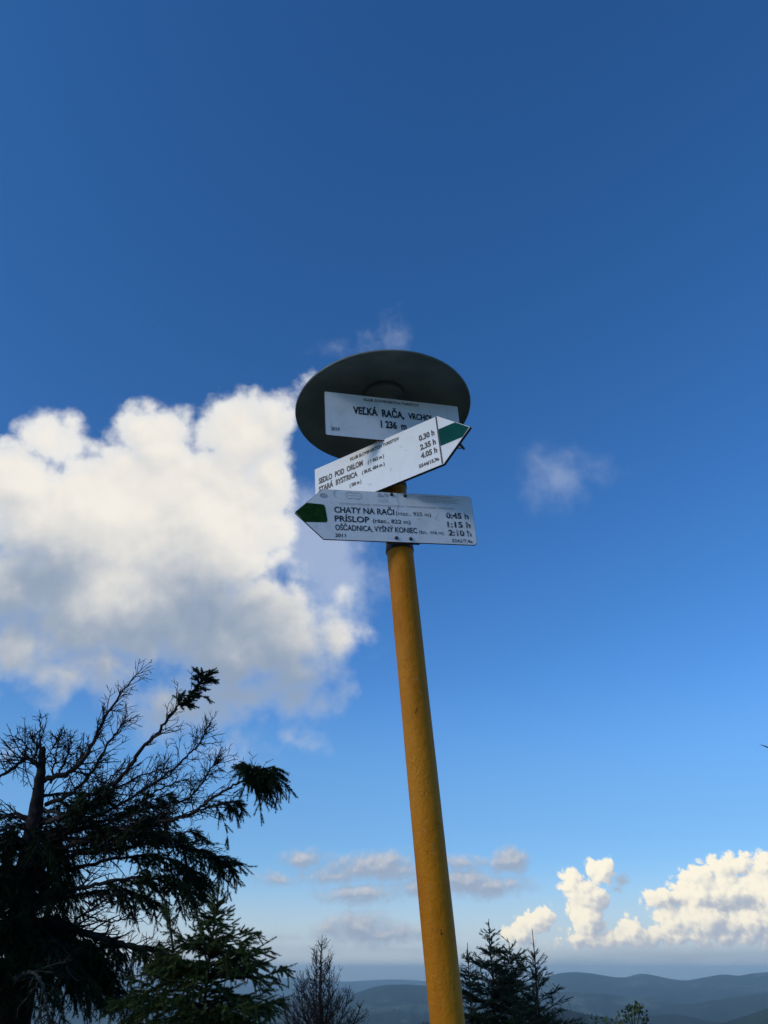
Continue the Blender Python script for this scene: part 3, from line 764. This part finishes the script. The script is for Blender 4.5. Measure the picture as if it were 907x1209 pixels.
spruce(S3, p, [(0.0, 0.03), (0.14, 0.07), (0.3, 0.12), (0.5, 0.17), (0.9, 0.28), (1.6, 0.45), (2.6, 0.6)], 61, 24, M['needles_far'], shoot=0.065, spacing=0.04, leader=0.12, nbr=7, needle=(24, 0.016, 0.005), trunk_r=0.04, droop=0.1, side=0.6)
p = at(601, 1112, 10.2)
S4 = thing('spruce_tree', 'blunt topped spruce between the tallest and the bare leader spruce', 'tree', ground_under(p), G2)
spruce(S4, p, [(0.0, 0.04), (0.10, 0.13), (0.25, 0.20), (0.5, 0.26), (0.9, 0.38), (1.6, 0.6), (2.6, 0.8)], 77, 20, M['needles_far'], shoot=0.07, spacing=0.04, leader=0.07, nbr=9, needle=(24, 0.017, 0.006), trunk_r=0.045, droop=0.1, side=0.6)

# ------------------------------------------------------------------ bare little tree left of the pole
p = at(379, 1209, 11.0)
BT = thing('bare_tree', 'small bare tree with fine upright twigs, left of the pole', 'tree', ground_under(p))
def bare_stem(W, P, n, h0, slope, up):
    """short upswept twigs all along a stem, longer towards its foot"""
    ln = np.concatenate([[0], np.cumsum(np.linalg.norm(np.diff(P, axis=0), axis=1))]); tot = ln[-1]
    for d_ in np.sort(rng.uniform(0.05, min(tot * 0.92, h0), n)):
        b0, dd = path_at(P, [np.interp(tot - d_, ln, np.linspace(0, 1, len(P)))]); b0 = b0[0]; dd = dd[0]
        az = rng.uniform(0, 6.283); L = (0.02 + slope * d_) * rng.uniform(0.55, 1.1)
        o_ = np.array([math.sin(az), math.cos(az), 0])
        q = np.array([b0, b0 + (o_ + dd * up * 0.6) * L * 0.5, b0 + (o_ + dd * up) * L * 0.85 + rng.normal(0, 0.012, 3), b0 + (o_ * 1.05 + dd * up * 1.5) * L])
        W.tube(q, np.array([1, 0.8, 0.6, 0.4]) * (0.0035 + 0.006 * L), 4)
        m = int(L / 0.016)
        if m:
            bb, d2 = path_at(q, rng.uniform(0.2, 1, m)); e = nrm(d2 * 0.8 + perp(d2) * 0.8 + [0, 0, 0.35])
            W.spikes(bb, bb + e * rng.uniform(0.025, 0.085, (m, 1)), 0.0027)
W = Wood()
tp = smooth_path([np.array(ground_under(p)) - [0, 0, 0.1], at(378, 1225, 11), at(378, 1180, 11), at(379, 1140, 11), at(380.5, 1104, 11)], 8, 0.003)
W.tube(tp, np.linspace(0.035, 0.004, len(tp)), 7)
bare_stem(W, tp, 150, 1.7, 0.30, 0.8)
W.build('trunk', M['dead_brown'], BT)
for pts, n_, sl in (([(376, 1235), (374, 1180), (374, 1118)], 50, 0.22), ([(374, 1240), (359, 1195), (355, 1146)], 46, 0.26), ([(370, 1240), (341, 1208), (334, 1171)], 34, 0.26), ([(381, 1235), (388, 1180), (389, 1132)], 46, 0.22),
                    ([(384, 1240), (404, 1200), (413, 1163)], 36, 0.28), ([(384, 1245), (415, 1212), (430, 1180)], 34, 0.30), ([(376, 1245), (352, 1212), (346, 1182)], 26, 0.25)):
    W = Wood(); P = smooth_path([at(x, y, 11 + rng.normal(0, 0.12)) for x, y in pts], 8, 0.004)
    W.tube(P, np.linspace(0.014, 0.003, len(P)), 5)
    bare_stem(W, P, n_, 1.2, sl, 0.9)
    W.build('branch', M['dead_brown'], BT)

# ------------------------------------------------------------------ leafy sapling at the lower right
p = at(750, 1209, 8.0)
SP = thing('leafy_sapling', 'small broad leaved sapling poking up at the lower right', 'sapling', ground_under(p))
def leaf_mesh(P, D, size):
    n = len(P); D = nrm(D); u = perp(D); V = np.stack([P, P + D * size * 0.5 + u * size * 0.33, P + D * size, P + D * size * 0.5 - u * size * 0.33], 1)
    V[:, 1] += np.cross(D, u) * size * 0.1; V[:, 3] += np.cross(D, u) * size * 0.1
    i = np.arange(n)[:, None] * 4
    return V.reshape(-1, 3), np.concatenate([np.concatenate([i, i + 1, i + 2], 1), np.concatenate([i, i + 2, i + 3], 1)])
W = Wood(); LP = []; LD = []
gp = np.array(ground_under(p))
stems = [[(750, 1235), (749, 1205), (750, 1184)], [(750, 1235), (753, 1208), (757, 1189)], [(750, 1235), (744, 1208), (741, 1189)], [(750, 1240), (757, 1215), (761, 1200)], [(748, 1250), (735, 1222), (733, 1203)],
         [(746, 1255), (722, 1225), (715, 1205)], [(746, 1255), (712, 1230), (704, 1209)], [(750, 1235), (747, 1210), (746, 1193)]]
for s_ in stems:
    P = smooth_path([at(x, y, 8 + rng.normal(0, 0.08)) for x, y in s_], 5)
    P = np.vstack([gp[None] + [[0, 0, -0.05]], P]) if True else P
    W.tube(P, np.linspace(0.006, 0.0025, len(P)), 4)
    n = 22; t = rng.uniform(0.72, 1.0, n); B, Dd = path_at(P, t)
    LP.append(B + rng.normal(0, 0.022, (n, 3))); LD.append(Dd + rng.normal(0, 1.0, (n, 3)))
W.build('stem', M['dead_brown'], SP)
V, F = leaf_mesh(np.concatenate(LP), np.concatenate(LD), 0.036)
mesh_obj('leaves', V, F, M['leaf'], SP, origin=gp)

# ------------------------------------------------------------------ the signpost
TILT = rad(-0.44)
RT = np.array([[1, 0, 0], [0, math.cos(TILT), -math.sin(TILT)], [0, math.sin(TILT), math.cos(TILT)]])
def rot_pt(p): return EYE + RT @ (np.array(p) - EYE)
BASE = rot_pt([0.10297663, 1.57133337, 1.6])
U = RT @ nrm(np.array([-0.08085477, -0.03512303, 1.0]))
X0 = nrm(np.array([1.0, 0, 0]) - U[0] * U); Y0 = np.cross(U, X0)
PR = 0.03
foot = BASE + U * (-(1.6 - float(gz(0.22, 1.63))) / U[2])
POST = thing('trail_signpost', 'leaning yellow trail signpost with round dark cap and three white boards', 'signpost', foot)
PL = Vector([float(q) for q in foot])
def frame(c, e, v, n):
    return Matrix(((e[0], v[0], n[0], c[0]), (e[1], v[1], n[1], c[1]), (e[2], v[2], n[2], c[2]), (0, 0, 0, 1)))
def lean_frame(c, e, v, n): return frame(rot_pt(c), RT @ e, RT @ v, RT @ n)
def place(o, Mx):
    o.matrix_local = Matrix.Translation(-PL) @ Mx
    return o
# pole, slightly uneven tube
Wp = []; sides = 48; ss_ = np.linspace(-1.75, 1.262, 160)
Wp = [BASE + U * s_ + PR * (1 + 0.006 * math.sin(s_ * 9) + 0.004 * math.sin(s_ * 23 + a * 2)) * (math.cos(a) * X0 + math.sin(a) * Y0) for s_ in ss_ for a in np.arange(sides) * 2 * np.pi / sides]
Fp = [(i * sides + j, i * sides + (j + 1) % sides, (i + 1) * sides + (j + 1) % sides, (i + 1) * sides + j) for i in range(len(ss_) - 1) for j in range(sides)]
Fp.append(tuple((len(ss_) - 1) * sides + j for j in range(sides)))
mesh_obj('pole', Wp, Fp, M['pole'], POST, True, origin=foot)

# cap: shallow sheet metal cone with a turned rim
def lathe(profile, seg=96):
    bm = bmesh.new(); rings = []
    for r, z in profile:
        if r < 1e-6: rings.append([bm.verts.new((0, 0, z))]); continue
        rings.append([bm.verts.new((r * math.cos(2 * math.pi * k / seg), r * math.sin(2 * math.pi * k / seg), z)) for k in range(seg)])
    for a, b in zip(rings[:-1], rings[1:]):
        for k in range(seg):
            q = [a[k % len(a)], a[(k + 1) % len(a)], b[(k + 1) % len(b)], b[k % len(b)]]
            q = list(dict.fromkeys(q))
            if len(q) > 2: bm.faces.new(q)
    bmesh.ops.recalc_face_normals(bm, faces=bm.faces)
    return bm
n_ = nrm(U + 0.0055 * X0 + 0.0455 * Y0); a_ = nrm(np.cross(RT @ np.array([0, 1.0, 0]), n_)); b_ = np.cross(n_, a_)
cc = BASE + U * 1.25 - 0.004 * X0 + 0.034 * Y0
RC = 0.2245
o = bm_obj('cap', lathe([(0, 0.046), (RC * 0.5, 0.030), (RC * 0.9, 0.009), (RC, 0.0035), (RC + 0.001, 0.001), (RC, -0.002), (RC - 0.004, -0.0025), (RC - 0.006, 0.0), (RC * 0.88, 0.0065), (RC * 0.5, 0.0265), (0, 0.042)]), M['cap'], POST, True)
place(o, frame(cc, a_, b_, n_)); cap = o
o = bm_obj('mounting_flange', lathe([(0, 0.0445), (0.05, 0.034), (0.052, 0.020), (0.050, 0.017), (0.034, 0.016), (0.0335, -0.06), (0.0308, -0.06), (0.0308, 0.02), (0, 0.022)], 40), M['cap'], cap, True)
o.matrix_local = frame(cc, a_, b_, n_).inverted() @ frame(BASE + U * 1.25, X0, Y0, U)

def rounded_outline(pts, radii, k=6):
    out = []; n = len(pts)
    for i, (p_, r) in enumerate(zip(pts, radii)):
        p_ = np.array(p_); a = np.array(pts[i - 1]); b = np.array(pts[(i + 1) % n])
        if r <= 0: out.append(tuple(p_)); continue
        da, db = nrm(a - p_), nrm(b - p_)
        half = math.acos(np.clip((da * db).sum(), -1, 1)) / 2; t = r / math.tan(half)
        s, e = p_ + da * t, p_ + db * t
        for j in range(k + 1):
            u = j / k; out.append(tuple((1 - u) ** 2 * s + 2 * u * (1 - u) * p_ + u * u * e))
    return out
def board(label, outline, thick, m, Mx):
    """flat sheet with a darker cut edge, front face at z = 0"""
    bm = bmesh.new(); n = len(outline); bv = 0.0008
    c = np.mean(np.array(outline), 0)
    def ring(z, inset): return [bm.verts.new((x - (x - c[0]) / max(abs(x - c[0]), 1e-6) * inset, y - (y - c[1]) / max(abs(y - c[1]), 1e-6) * inset, z)) for x, y in outline]
    r0, r1, r2 = ring(0, bv), ring(-bv, 0), ring(-thick, 0)
    bm.faces.new(r0).material_index = 0
    for a, b in ((r0, r1), (r1, r2)):
        for i in range(n): bm.faces.new((a[i], b[i], b[(i + 1) % n], a[(i + 1) % n])).material_index = 1
    bm.faces.new(r2[::-1]).material_index = 1
    bmesh.ops.recalc_face_normals(bm, faces=bm.faces)
    o = bm_obj('sign_board', bm, [m, M['edge']], POST); place(o, Mx)
    o['label'] = label
    return o
def lettering(parent, lines, m, bold=0.018, z=0.0006):
    """lines: text, left u, right u, baseline v, cap height"""
    bm = bmesh.new()
    for txt, u0, u1, v0, h, *r in lines:
        cu = bpy.data.curves.new('lettering', 'FONT'); cu.body = txt; cu.offset = r[0] if r else bold; cu.resolution_u = 3
        to = bpy.data.objects.new('lettering', cu); COL.objects.link(to)
        bpy.context.view_layer.update()
        dg = bpy.context.evaluated_depsgraph_get()
        me = bpy.data.meshes.new_from_object(to.evaluated_get(dg))
        co = np.zeros(len(me.vertices) * 3); me.vertices.foreach_get('co', co); co = co.reshape(-1, 3)
        x0, x1 = co[:, 0].min(), co[:, 0].max()
        sx = (u1 - u0) / (x1 - x0); sy = h / 0.70
        base = len(bm.verts)
        vs = [bm.verts.new((u0 + (q[0] - x0) * sx, v0 + q[1] * sy, z)) for q in co]
        for p_ in me.polygons:
            try: bm.faces.new([vs[i] for i in p_.vertices])
            except ValueError: pass
        bpy.data.objects.remove(to); bpy.data.curves.remove(cu); bpy.data.meshes.remove(me)
    for f_ in bm.faces:
        f_.normal_update()
        if f_.normal.z < 0: f_.normal_flip()
    return bm_obj('lettering', bm, m, parent)
def flat(parent, name, polys, m, z=0.0005):
    bm = bmesh.new()
    for pl in polys: bm.faces.new([bm.verts.new((x, y, z)) for x, y in pl])
    for f_ in bm.faces:
        f_.normal_update()
        if f_.normal.z < 0: f_.normal_flip()
    return bm_obj(name, bm, m, parent)
def strip(a, b, w):
    a, b = np.array(a), np.array(b); d = nrm(b - a); n = np.array([-d[1], d[0]]) * w / 2
    return [tuple(a - n), tuple(b - n), tuple(b + n), tuple(a + n)]
def bolt(parent, u, v, r=0.0042):
    bm = lathe([(0, 0.0035), (r * 0.55, 0.0033), (r * 0.95, 0.002), (r, 0.0)], 14)
    o = bm_obj('bolt', bm, M['metal'], parent, True); o.location = (u, v, 0.0003)
def bracket(parent, v, gap, yaw_u=0.0):
    """steel strap: a plate behind the board and a band round the pole"""
    bm = bmesh.new()
    bmesh.ops.create_cube(bm, size=1.0, matrix=Matrix.Translation((yaw_u, v, -gap)) @ Matrix.Diagonal((0.075, 0.016, 0.004, 1)))
    bmesh.ops.bevel(bm, geom=bm.edges[:], offset=0.0008, segments=1, affect='EDGES')
    return bm_obj('bracket', bm, M['metal'], parent)
def clamp(s_):
    o = bm_obj('clamp', lathe([(PR + 0.0008, -0.006), (PR + 0.002, -0.0055), (PR + 0.002, 0.0055), (PR + 0.0008, 0.006)], 48), M['metal'], POST, True)
    place(o, frame(BASE + U * s_, X0, Y0, U))

# summit name plate
Mp = lean_frame(np.array([0.0252, 1.4914, 2.7652]), nrm(np.array([0.9572, 0.2757, 0.0883])), nrm(np.array([-0.0612, -0.1054, 0.9925])), nrm(np.array([0.283, -0.9554, -0.084])))
w, h = 0.3462 / 2, 0.1235 / 2
NP = board('shaded summit name plate under the cap', rounded_outline([(-w, -h + 0.001), (w, -h + 0.001), (w, h), (-w, h)], [0.004] * 4), 0.004, M['board_plate'], Mp)
lettering(NP, [('KLUB SLOVENSKÝCH TURISTOV', -0.0742, 0.0680, 0.0468, 0.0075), ('VEĽKÁ  RAČA,', -0.1038, 0.0264, 0.0072, 0.0194, 0.042), ('VRCHOL', 0.0362, 0.1033, 0.0086, 0.0163, 0.042),
               ('1 236  m', -0.0359, 0.0303, -0.0242, 0.0190, 0.042), ('2019', -0.1597, -0.1388, -0.0466, 0.0095)], M['ink'])
# arrow board pointing right
Mm = lean_frame(np.array([0.0155, 1.4881, 2.6381]) - np.array([-0.5146, -0.8574, 0.004]) * -0.006, nrm(np.array([0.8546, -0.5126, 0.083])), nrm(np.array([-0.0692, 0.0461, 0.9965])), nrm(np.array([-0.5146, -0.8574, 0.004])))
w, h, tip = 0.4252 / 2, 0.1409 / 2, 0.0764
MB = board('bright white arrow board pointing right', rounded_outline([(-w, -h), (w - tip, -h), (w, 0), (w - tip, h), (-w, h)], [0.003, 0.004, 0.002, 0.004, 0.003]), 0.007, M['board_white'], Mm)
lettering(MB, [('KLUB SLOVENSKÝCH TURISTOV', -0.1067, 0.0315, 0.0488, 0.0088), ('SEDLO  POD  ORLOM', -0.2005, -0.0718, 0.0200, 0.0159), ('( 1 062 m )', -0.0577, -0.0128, 0.0174, 0.0094),
               ('STARÁ  BYSTRICA', -0.2012, -0.0885, -0.0049, 0.0152), ('( BUS, 484 m )', -0.0760, -0.0129, -0.0061, 0.0093), ('( 580 m )', -0.1123, -0.0793, -0.0282, 0.0093),
               ('0.30 h', 0.0824, 0.1233, 0.0199, 0.0155), ('2.35 h', 0.0830, 0.1236, -0.0072, 0.0152), ('4.05 h', 0.0822, 0.1242, -0.0315, 0.0150), ('5544/15,9a', 0.0743, 0.1261, -0.0550, 0.0090)], M['ink'], 0.042)
x0 = w - tip - 0.002
flat(MB, 'dividing_line', [[(x0 - 0.0035, -h + 0.002), (x0, -h + 0.002), (x0, h - 0.002), (x0 - 0.0035, h - 0.002)]], M['ink'], 0.0008)
v1, v0 = 0.030, -0.019
ex = lambda v: w - tip * abs(v) / h - 0.003
flat(MB, 'trail_mark', [[(x0 + 0.0003, v0), (ex(v0), v0), (ex(0) - 0.001, 0), (ex(v1), v1), (x0 + 0.0003, v1)]], M['teal'])
sc_ = [strip((0.032, 0.030), (0.040, 0.020), 0.0007), strip((0.045, 0.012), (0.047, 0.009), 0.0012), strip((-0.06, -0.045), (-0.052, -0.043), 0.0008), strip((0.0, -0.03), (0.006, -0.024), 0.0009)]
flat(MB, 'scratches', sc_, M['faded'], 0.0007)
# weathered arrow board pointing left
Ml = lean_frame(np.array([0.0051, 1.4922, 2.4918]), nrm(np.array([0.9799, 0.1894, 0.062])), nrm(np.array([-0.0595, -0.0187, 0.9981])), nrm(np.array([0.1902, -0.9817, -0.0071])))
w, h, tip = 0.4146 / 2, 0.1295 / 2, 0.0638
LB = board('grey weathered arrow board pointing left, lowest', rounded_outline([(-w, 0), (-w + tip, -h), (w, -h), (w, h), (-w + tip, h)], [0.004, 0.004, 0.010, 0.010, 0.006]), 0.003, M['board_grey'], Ml)
lettering(LB, [('CHATY NA RAČI', -0.1184, 0.0186, 0.0046, 0.0150, 0.022), ('PRÍSLOP', -0.1179, -0.0397, -0.0180, 0.0148, 0.022), ('OŠČADNICA, VYŠNÝ KONIEC', -0.1173, 0.0686, -0.0400, 0.0136, 0.016), ('(rázc., 822 m)', -0.0320, 0.0549, -0.0170, 0.0100, 0.012),
               ('2011', -0.1178, -0.0945, -0.0574, 0.0084, 0.02)], M['ink'], 0.02)
o = lettering(LB, [('(rázc., 935 m)', 0.0229, 0.1045, 0.0048, 0.0100, 0.004), ('(žst., 466 m)', 0.0729, 0.1303, -0.0408, 0.0088, 0.006),
               ('0:45 h', 0.1408, 0.1947, 0.0030, 0.0146, 0.03), ('1:15 h', 0.1413, 0.1964, -0.0205, 0.0144, 0.03), ('2:10 h', 0.1416, 0.1958, -0.0420, 0.0142, 0.03), ('5542/7,4a', 0.1480, 0.1961, -0.0592, 0.0084, 0.012)], M['ink_worn'])
lx = lambda v: -w + tip * abs(v) / h + 0.0025
gp_ = rounded_outline([(lx(0), 0.0005), (lx(0.026), 0.026), (-0.1395, 0.0235), (-0.1335, -0.0215), (lx(-0.021), -0.023)], [0.003, 0.004, 0.008, 0.006, 0.004])
flat(LB, 'trail_mark', [gp_], M['green'], 0.0007)
marks = []
for k in range(7):
    ua, ub = -0.1075 + k * 0.0385, -0.1075 + (k + 1) * 0.0385 - (0.004 if k % 2 else 0.0)
    marks += [strip((ua, 0.0298), (ub, 0.0298), 0.0007), strip((ua + 0.002, 0.0272), (ub, 0.0270), 0.0006)]
# outline of the worn club emblem
def lobe(cx, cy, r, a0, a1, w_=0.0011, n=12, sy=1.0):
    a = np.radians(np.linspace(a0, a1, n)); q = [(cx + r * math.cos(t), cy + sy * r * math.sin(t)) for t in a]
    return [strip(q[i], q[i + 1], w_) for i in range(n - 1)]
emb = lobe(-0.0810, 0.0508, 0.0098, 50, 310, sy=0.85) + lobe(-0.0640, 0.0504, 0.0098, -130, 130, sy=0.85) + [strip((-0.0748, 0.0572), (-0.0704, 0.0570), 0.0011), strip((-0.0748, 0.0442), (-0.0704, 0.0440), 0.0011)]
emb += [strip((-0.0855 + k * 0.0034, 0.0508), (-0.0834 + k * 0.0034, 0.0507), 0.0012) for k in range(8)]
flat(LB, 'club_emblem', emb, M['faded'], 0.0006)
tx = []
for k, (vv, ua, ub) in enumerate([(0.0588, 0.088, 0.158), (0.0550, 0.078, 0.176), (0.0506, 0.080, 0.178), (0.0468, 0.084, 0.17), (0.0432, 0.090, 0.18)]):
    u = ua
    while u < ub:
        L = rng.uniform(0.002, 0.009); tx.append(strip((u, vv), (min(u + L, ub), vv - 0.0002), 0.0016 if k == 0 else 0.0009)); u += L + rng.uniform(0.001, 0.0022)
for vv in (0.0445, 0.0405, 0.0370): 
    u = -0.017
    while u < 0.005: L = rng.uniform(0.002, 0.006); tx.append(strip((u, vv), (u + L, vv), 0.0009)); u += L + 0.0012
marks += lobe(-0.108, 0.054, 0.010, 110, 240, 0.0012)
crack = [(0.0300, 0.0640), (0.0292, 0.050), (0.0305, 0.036), (0.0290, 0.026), (0.0262, 0.017), (0.0215, 0.011)]
marks += [strip(crack[i], crack[i + 1], 0.0008) for i in range(5)]
marks += [strip((0.112, 0.0), (0.121, 0.008), 0.0008), strip((0.121, 0.008), (0.124, 0.020), 0.0006), strip((0.112, 0.0), (0.124, -0.006), 0.0006), strip((0.07, -0.004), (0.082, -0.002), 0.0006)]
flat(LB, 'worn_marks', marks, M['faded'], 0.0009)
flat(LB, 'faded_print', tx, M['faded'], 0.0011)
blk = [[(-0.0165 + k * 0.0048, 0.0510 + j * 0.0052), (-0.0125 + k * 0.0048, 0.0512 + j * 0.0052), (-0.0125 + k * 0.0048, 0.0555 + j * 0.0052), (-0.0165 + k * 0.0048, 0.0553 + j * 0.0052)] for k in range(5) for j in range(2) if (k + j) % 4 != 3]
flat(LB, 'faded_picture', blk, M['faded_pale'], 0.0010)
el = [(-0.1415 + 0.0085 * math.cos(t) , 0.0475 + 0.006 * math.sin(t)) for t in np.linspace(0, 6.283, 24)[:-1]]
flat(LB, 'stain', [el], M['faded'], 0.0006)
for u, v in ((0.0159, 0.0585), (0.0478, 0.0572), (0.0194, -0.0545), (0.0522, -0.0554)): bolt(LB, u, v)
# straps behind the boards
bracket(LB, 0.0572, 0.006, 0.033); bracket(LB, -0.058, 0.006, 0.036)
bracket(MB, 0.045, 0.010, -0.02); bracket(MB, -0.045, 0.010, -0.02); bracket(NP, 0.03, 0.007); bracket(NP, -0.03, 0.007)
bm = lathe([(0, -0.02), (0.003, -0.019), (0.003, 0.0), (0, 0.0)], 10); o = bm_obj('bolt', bm, M['metal'], MB, True); o.location = (0.178, -0.030, -0.008)
for s_ in (0.8985 + 0.054, 0.8985 - 0.0625, 1.0434 + 0.045, 1.0434 - 0.040, 1.14, 1.20): clamp(s_)

# ------------------------------------------------------------------ bird at the right border
def bird():
    c = at(910.5, 884, 40.0)
    bm = bmesh.new(); secs = [(-0.22, 0.004, 0), (-0.17, 0.03, 0.0), (-0.08, 0.05, 0), (0.02, 0.055, 0.0), (0.12, 0.042, 0.01), (0.18, 0.03, 0.02), (0.23, 0.028, 0.025), (0.27, 0.012, 0.022), (0.30, 0.002, 0.018)]
    rings = [[bm.verts.new((x, r * math.cos(k * math.pi / 4), z + r * math.sin(k * math.pi / 4))) for k in range(8)] for x, r, z in secs]
    for a, b in zip(rings[:-1], rings[1:]):
        for k in range(8): bm.faces.new((a[k], a[(k + 1) % 8], b[(k + 1) % 8], b[k]))
    bm.faces.new(rings[0][::-1]); bm.faces.new(rings[-1])
    for s in (-1, 1):
        top = [bm.verts.new(q) for q in ((0.12, s * 0.04, 0.03), (0.16, s * 0.22, 0.12), (0.02, s * 0.46, 0.16), (-0.06, s * 0.22, 0.09), (-0.06, s * 0.04, 0.02))]
        bot = [bm.verts.new(v.co + Vector((0, 0, -0.012))) for v in top]
        bm.faces.new(top); bm.faces.new(bot[::-1])
        for k in range(5): bm.faces.new((top[k], bot[k], bot[(k + 1) % 5], top[(k + 1) % 5]))
    bmesh.ops.recalc_face_normals(bm, faces=bm.faces)
    o = bm_obj('bird', bm, M['bird']); o.location = Vector([float(q) for q in c]); o.rotation_euler = (0.2, 0.1, 1.2)
    o['label'] = 'small dark bird at the right border, high in the blue sky'; o['category'] = 'bird'
bird()
